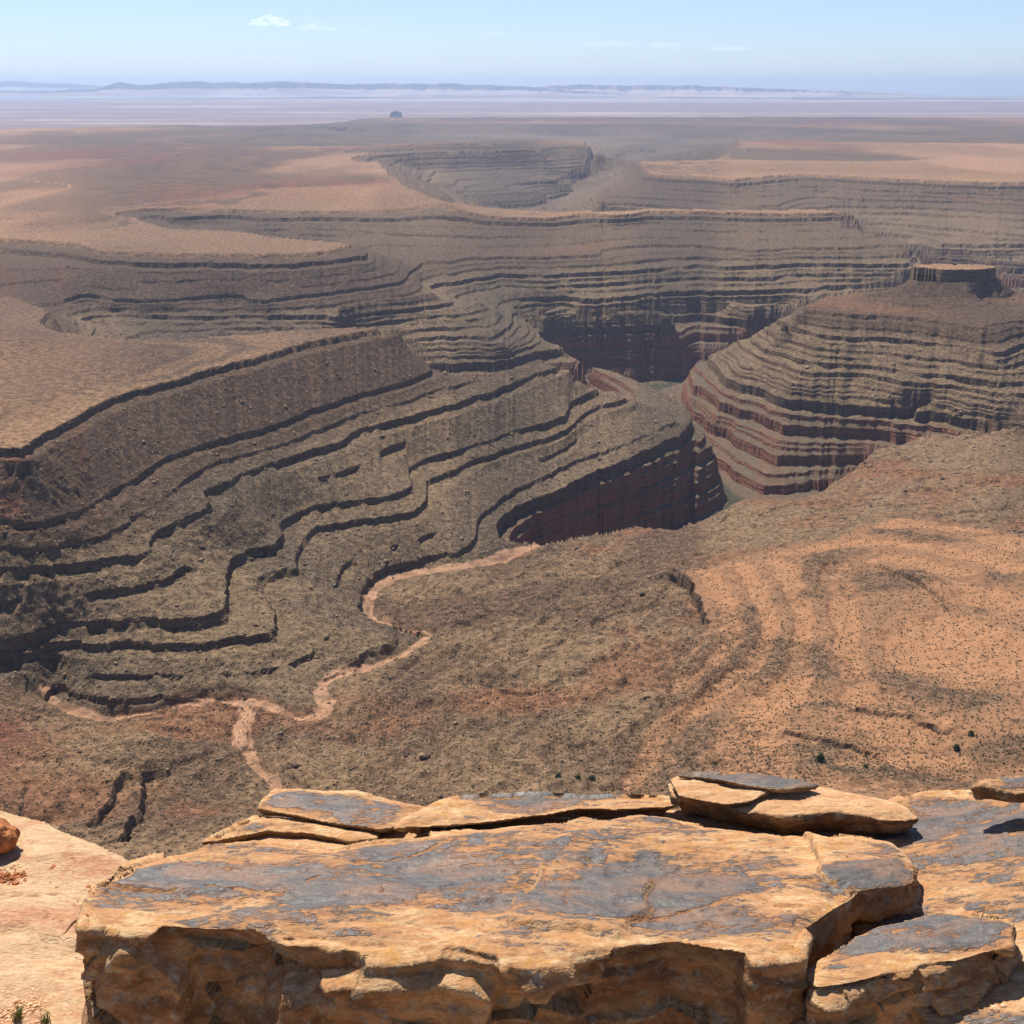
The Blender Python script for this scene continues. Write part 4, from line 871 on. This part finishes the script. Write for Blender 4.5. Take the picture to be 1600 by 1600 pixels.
# red gravel in a hollow of the bench, a few chips elsewhere
OCT = np.array([(1,0,0),(-1,0,0),(0,1,0),(0,-1,0),(0,0,1),(0,0,-1)], float); OF = np.array([(0,2,4),(2,1,4),(1,3,4),(3,0,4),(2,0,5),(1,2,5),(3,1,5),(0,3,5)])
def scatter_mesh(name, C_, S_, mat, flat=0.7, seed=1):
    """many angular stones joined in one mesh"""
    r = np.random.default_rng(seed); n = len(C_)
    V = OCT[None]*(1+0.45*(r.random((n,6,1))-0.5)); V = V*np.stack([S_*(0.8+0.5*r.random(n)), S_*(0.8+0.5*r.random(n)), S_*flat*(0.7+0.6*r.random(n))], 1)[:,None]
    a = r.random(n)*6.283; ca, sa = np.cos(a)[:,None], np.sin(a)[:,None]; t = (r.random(n)-0.5)*0.9; ct, st = np.cos(t)[:,None], np.sin(t)[:,None]
    x, y, z = V[...,0], V[...,1], V[...,2]; y, z = y*ct-z*st, y*st+z*ct; x, y = x*ca-y*sa, x*sa+y*ca
    V = np.stack([x, y, z], -1)+C_[:,None]; F_ = (OF[None]+6*np.arange(n)[:,None,None]).reshape(-1)
    me = bpy.data.meshes.new(name); me.vertices.add(6*n); me.loops.add(len(F_)); me.polygons.add(8*n)
    me.vertices.foreach_set('co', V.astype(np.float32).ravel()); me.loops.foreach_set('vertex_index', F_.astype(np.int32))
    me.polygons.foreach_set('loop_start', np.arange(0, 24*n, 3, dtype=np.int32)); me.polygons.foreach_set('loop_total', np.full(8*n, 3, np.int32))
    me.update(); me.materials.append(mat); o = bpy.data.objects.new(name, me); COL.objects.link(o); return o
r = np.random.default_rng(12)
def px_cloud(n, cx, cy, rx, ry, z):
    out = []
    while len(out) < n:
        x, y = cx+rx*r.normal()*0.55, cy+ry*r.normal()*0.55; p = fg(x, y, (z,0,0)); out.append(p)
    return np.array(out)
C_ = np.concatenate([px_cloud(900, 15, 1362, 55, 18, BZ), px_cloud(60, 105, 1366, 22, 7, BZ), px_cloud(40, 140, 1388, 8, 6, BZ), px_cloud(90, 60, 1420, 70, 70, BZ)])
S_ = 0.0045*np.exp(0.55*r.normal(size=len(C_))); C_[:,2] += 0.004
scatter_mesh('red_gravel', C_, S_, MR, 0.8, 3)['kind'] = 'stuff'
C_ = px_cloud(4200, 30, 1550, 130, 90, BZ); C_[:,2] += 0.003; keep = C_[:,0] > -2.2
g = NT('pink grit'); nn = g.noise(g.n('NewGeometry').outputs[0], 60, 2); MG = g.done(g.mix(nn, lin(206,150,104), lin(230,190,150)), 0.95)
scatter_mesh('sandy_grit', C_[keep], 0.0032*np.exp(0.5*r.normal(size=keep.sum())), MG, 0.7, 4)['kind'] = 'stuff'
for i, (x, y, s, lb) in enumerate(((1552,1576,0.013,'larger white pebble in the shadow of the tilted chunk'),(1566,1569,0.008,'tiny white pebble beside the larger white pebble'))):
    p = fg(x, y, (-0.13,0.10,0.05)); bump_rock('pebble', (p[0], p[1]-0.01, p[2]+s*0.5), (s,s*0.8,s*0.7), 40+i, lb, MG, cat='pebble')

# grass tufts, dry twig, dead sprig
def strip(bm, pts, w):
    prev = None
    for i, p in enumerate(pts):
        ww = w*(1-i/(len(pts)-1))**0.7+0.0002; d = (Vector(pts[min(i+1, len(pts)-1)])-Vector(pts[max(i-1,0)])); s_ = d.cross(Vector((0.3,1,0.2))); s_ = s_.normalized()*ww if s_.length > 1e-9 else Vector((ww,0,0))
        cur = (bm.verts.new(Vector(p)-s_), bm.verts.new(Vector(p)+s_))
        if prev: bm.faces.new((prev[0], prev[1], cur[1], cur[0]))
        prev = cur
def leafmat(name, c1, c2):
    g = NT(name); nn = g.noise(g.n('NewGeometry').outputs[0], 40, 2); return g.done(g.mix(nn, c1, c2), 0.8)
MGR = leafmat('grass blade', lin(92,104,46), lin(150,150,84)); MDRY = leafmat('dry stem', lin(120,92,60), lin(168,136,96))
def tuft(x, y, h, n, seed, label):
    p = fg(x, y, (BZ,0,0)); rr_ = random.Random(seed); root = bpy.data.objects.new('grass_tuft', None); COL.objects.link(root); root.location = p
    for nm, cnt, mat, hh in (('green_blades', n, MGR, h), ('dead_blades', n//2, MDRY, h*0.5)):
        bm = bmesh.new()
        for _ in range(cnt):
            a = rr_.uniform(0, math.tau); L_ = hh*rr_.uniform(0.5, 1.0); sp = rr_.uniform(0.08, 0.55 if nm[0] == 'g' else 1.3)
            bx, by = rr_.gauss(0, 0.006), rr_.gauss(0, 0.006)
            strip(bm, [(bx+math.cos(a)*sp*L_*t*t, by+math.sin(a)*sp*L_*t*t, L_*t*(1-0.25*sp*t)) for t in (0, 0.3, 0.6, 0.85, 1)], 0.0016)
        me = bpy.data.meshes.new(nm); bm.to_mesh(me); bm.free(); me.materials.append(mat); o = bpy.data.objects.new(nm, me); COL.objects.link(o); o.parent = root
    tag(root, label, 'grass', 'grass tufts on the bench')
tuft(29, 1596, 0.062, 46, 1, 'larger green grass tuft at the bottom left corner')
tuft(72, 1601, 0.050, 30, 2, 'smaller grass tuft right of the larger one, at the bottom edge')
def twig(name, path, w, label, z):
    bm = bmesh.new(); P_ = [Vector(fg(x, y, (z,0,0)))+Vector((0,0,h)) for x, y, h in path]; base = P_[0].copy()
    rings = []
    for i, p in enumerate(P_):
        ww = w*(1-0.75*i/(len(P_)-1)); rings.append([bm.verts.new(p-base+Vector((math.cos(a)*ww, 0, math.sin(a)*ww))) for a in (0, 2.1, 4.2)])
    for a, b_ in zip(rings, rings[1:]):
        for i in range(3): bm.faces.new((a[i], a[(i+1)%3], b_[(i+1)%3], b_[i]))
    me = bpy.data.meshes.new(name); bm.to_mesh(me); bm.free(); me.materials.append(MDRY); o = bpy.data.objects.new(name, me); COL.objects.link(o); o.location = base; tag(o, label, 'twig')
twig('twig', [(45,1590,0.004),(55,1584,0.012),(64,1580,0.010),(75,1584,0.008),(88,1585,0.004)], 0.0028, 'grey dry twig lying between the two grass tufts', BZ)
twig('twig', [(104,1592,0.003),(114,1590,0.008),(124,1588,0.006)], 0.0018, 'short thin twig right of the smaller grass tuft', BZ)
sp = bpy.data.objects.new('dead_sprig', None); COL.objects.link(sp); p0 = Vector(fg(134, 1441, (BZ+0.1,0,0))); sp.location = p0
for k_, path in enumerate(([(134,1441),(122,1437),(113,1443),(104,1455),(97,1462)], [(134,1441),(126,1447),(117,1457)])):
    bm = bmesh.new(); strip(bm, [Vector(fg(x, y, (BZ+0.1-0.012*i,0,0)))-p0 for i, (x, y) in enumerate(path)], 0.006-0.002*k_)
    me = bpy.data.meshes.new('leaf'); bm.to_mesh(me); bm.free(); me.materials.append(MDRY); o = bpy.data.objects.new('leaf', me); COL.objects.link(o); o.parent = sp
tag(sp, 'dead brown sprig sticking out from the left face of the great slab', 'twig')

# ------------------------------------------------------------------ scrub and rubble below the rim
SREG, BREG, NREG, UREG = regular(sand), regular(bare), regular(nearm), regular(u)
MSH = leafmat('desert scrub', lin(58,62,38), lin(92,90,58)); MSH2 = leafmat('juniper green', lin(44,60,32), lin(78,92,48))
def shrub_mesh(name, rad, h, n, seed, mat):
    """low bush: twisted stems' worth of small leaf faces through a dome"""
    rr_ = random.Random(seed); bm = bmesh.new()
    for _ in range(n):
        a = rr_.uniform(0, math.tau); q = rr_.random()**0.5; zz = rr_.random()
        c = Vector((math.cos(a)*q*rad*(1-0.45*zz), math.sin(a)*q*rad*(1-0.45*zz), h*(0.08+0.9*zz*(1-0.35*q))))
        s_ = rad*rr_.uniform(0.16, 0.30); d1 = Vector((rr_.gauss(0,1), rr_.gauss(0,1), rr_.gauss(0,1))).normalized()*s_; d2 = d1.cross(Vector((rr_.gauss(0,1), rr_.gauss(0,1), 0.6))).normalized()*s_
        bm.faces.new([bm.verts.new(c+d1), bm.verts.new(c+d2), bm.verts.new(c-d1*0.9), bm.verts.new(c-d2*0.8)])
    me = bpy.data.meshes.new(name); bm.to_mesh(me); bm.free(); me.materials.append(mat); return me
def bush(x, y, D, rad, h, seed, label, n=110):
    X, Y = ground(x, y, D); z = float(terrain_z(X, Y)); root = bpy.data.objects.new('juniper_bush', None); COL.objects.link(root); root.location = (float(X), float(Y), z-0.1)
    cr = bpy.data.objects.new('crown', shrub_mesh('crown', rad, h, n, seed, MSH2)); COL.objects.link(cr); cr.parent = root
    bm = bmesh.new(); bmesh.ops.create_cone(bm, cap_ends=True, segments=6, radius1=rad*0.14, radius2=rad*0.07, depth=h*0.6)
    bmesh.ops.translate(bm, verts=bm.verts, vec=(0,0,h*0.25)); me = bpy.data.meshes.new('trunk'); bm.to_mesh(me); bm.free(); me.materials.append(MDRY)
    t_ = bpy.data.objects.new('trunk', me); COL.objects.link(t_); t_.parent = root; tag(root, label, 'bush')
bush(1281, 1197, 512, 3.6, 8.0, 1, 'round dark green juniper alone on the red flat just above the rocks', 240)
bush(1496, 1158, 508, 3.0, 5.5, 2, 'juniper on the curved ledge of the red flat, left of its neighbour', 160)
bush(1518, 1144, 508, 2.8, 4.5, 3, 'juniper at the right end of the curved ledge on the red flat', 160)
bush(1078, 1202, 514, 2.6, 4.0, 4, 'small juniper on the red flat close behind the cap plate', 120)
bush(1352, 1205, 510, 2.2, 3.0, 5, 'low green bush on the red flat right of the round juniper', 120)
bush(925, 1216, 528, 2.8, 4.2, 6, 'rightmost of the bushes under the olive hillside near the rim', 130)
bush(903, 1222, 529, 2.6, 3.6, 7, 'middle one of the bushes under the olive hillside near the rim', 130)
bush(872, 1226, 530, 2.8, 3.8, 8, 'leftmost of the bushes under the olive hillside near the rim', 130)
bush(383, 1088, 560, 2.2, 3.0, 9, 'bush at the bend of the dry wash', 100)
bush(617, 1019, 566, 2.0, 2.6, 10, 'bush beside the pale bed of the dry wash', 100)
# 300 single shrubs on the red flat, the rest of the scrub as one mass
r = np.random.default_rng(21)
def rand_px(n, x0, x1, y0, y1, D):
    return ground(r.uniform(x0, x1, n), r.uniform(y0, y1, n), D)
X, Y = rand_px(12000, 960, 1640, 800, 1235, np.full(12000, 512.0))
ok = (lookup(SREG, X, Y) > 0.4) & (fbm2(X/45, Y/45, 77, 3) > -0.42*lookup(BREG, X, Y)-0.15 - 0.25*r.random(len(X))); X, Y = X[ok], Y[ok]
order = np.argsort(Y); X, Y = X[order], Y[order]; Z = terrain_z(X, Y)
protos = [shrub_mesh('desert_shrub', 0.9, 0.85, 26, 60+i, MSH) for i in range(4)]
rs = random.Random(5)
for i in range(300):
    o = bpy.data.objects.new('desert_shrub', protos[i % 4]); COL.objects.link(o); o.location = (X[i], Y[i], Z[i]-0.05); s_ = rs.uniform(0.7, 1.5); o.scale = (s_, s_, s_); o.rotation_euler = (0, 0, rs.uniform(0, 6.28))
    tag(o, 'small dark shrub dotted over the near part of the red sand flat', 'shrub', 'shrubs on the red sand flat')
def leaf_scatter(name, X, Y, Z, rad, mat, seed, k=7):
    rr_ = np.random.default_rng(seed); n = len(X)
    c = np.stack([X, Y, Z], 1)[:,None] + np.stack([rr_.normal(size=(n,k))*0.36, rr_.normal(size=(n,k))*0.36, 0.12+0.5*rr_.random((n,k))], -1)*rad[:,None,None]
    d1 = rr_.normal(size=(n,k,3)); d1 /= np.linalg.norm(d1, axis=-1, keepdims=True); d2 = np.cross(d1, rr_.normal(size=(n,k,3))); d2 /= np.linalg.norm(d2, axis=-1, keepdims=True)
    s_ = 0.42*rad[:,None,None]; V = np.stack([c+d1*s_, c+d2*s_, c-d1*s_, c-d2*s_], 2).reshape(-1,3); f = n*k
    me = bpy.data.meshes.new(name); me.vertices.add(4*f); me.loops.add(4*f); me.polygons.add(f); me.vertices.foreach_set('co', V.astype(np.float32).ravel())
    me.loops.foreach_set('vertex_index', np.arange(4*f, dtype=np.int32)); me.polygons.foreach_set('loop_start', np.arange(0, 4*f, 4, dtype=np.int32)); me.polygons.foreach_set('loop_total', np.full(f, 4, np.int32))
    me.update(); me.materials.append(mat); o = bpy.data.objects.new(name, me); COL.objects.link(o); o['kind'] = 'stuff'; return o
Xn, Yn = rand_px(7000, -40, 1640, 690, 1260, np.full(7000, 545.0)); ok = (lookup(NREG, Xn, Yn) > 0.8) & (lookup(SREG, Xn, Yn) < 0.4); Xn, Yn = Xn[ok], Yn[ok]
Xa, Ya = np.r_[X[300:], Xn], np.r_[Y[300:], Yn]
leaf_scatter('scrub', Xa, Ya, terrain_z(Xa, Ya), r.uniform(0.6, 1.4, len(Xa)), MSH, 31, 5)
# fallen blocks on the slopes
g = NT('fallen blocks'); nn = g.noise(g.n('NewGeometry').outputs[0], 0.09, 3, 0.7); MK = g.done(g.mix(g.ramp(nn, 0.35, 0.65), lin(78,62,48), lin(150,122,92)), 0.95)
Xr, Yr = rand_px(26000, -60, 1660, 520, 1240, r.uniform(380, 570, 26000)); ur = lookup(UREG, Xr, Yr); nr_ = lookup(NREG, Xr, Yr)
ok = (((ur > 354) & (ur < 562) & (nr_ < 0.3)) | ((nr_ > 0.7) & (lookup(SREG, Xr, Yr) < 0.5) & (r.random(len(Xr)) < 0.6))) & (Yr < 3200); Xr, Yr = Xr[ok], Yr[ok]
sz = np.minimum(0.75*np.exp(0.55*r.normal(size=len(Xr))), 3.4)*np.clip(Yr/1300, 0.75, 1.6)
scatter_mesh('talus_rubble', np.stack([Xr, Yr, terrain_z(Xr, Yr)+sz*0.15], 1), sz, MK, 0.75, 9)['kind'] = 'stuff'
for i, (x, y, D, s, lb) in enumerate(((663,1163,535,5.0,'large dark block alone on the olive hillside below the wash'),(712,1122,538,2.6,'dark block upslope of the large lone block'),(460,1186,545,3.0,'dark block on the slope right of the dry side wash'),(1003,932,545,3.4,'dark block on the hillside left of the sand flat\'s edge'),(1017,958,542,3.0,'second dark block down the hillside from the sand flat\'s edge'))):
    X0, Y0 = ground(x, y, D); z = float(terrain_z(X0, Y0)); o = bump_rock('fallen_block', (float(X0), float(Y0), z+s*0.3), (s,s*0.8,s*0.65), 70+i, lb, MK, cat='boulder')
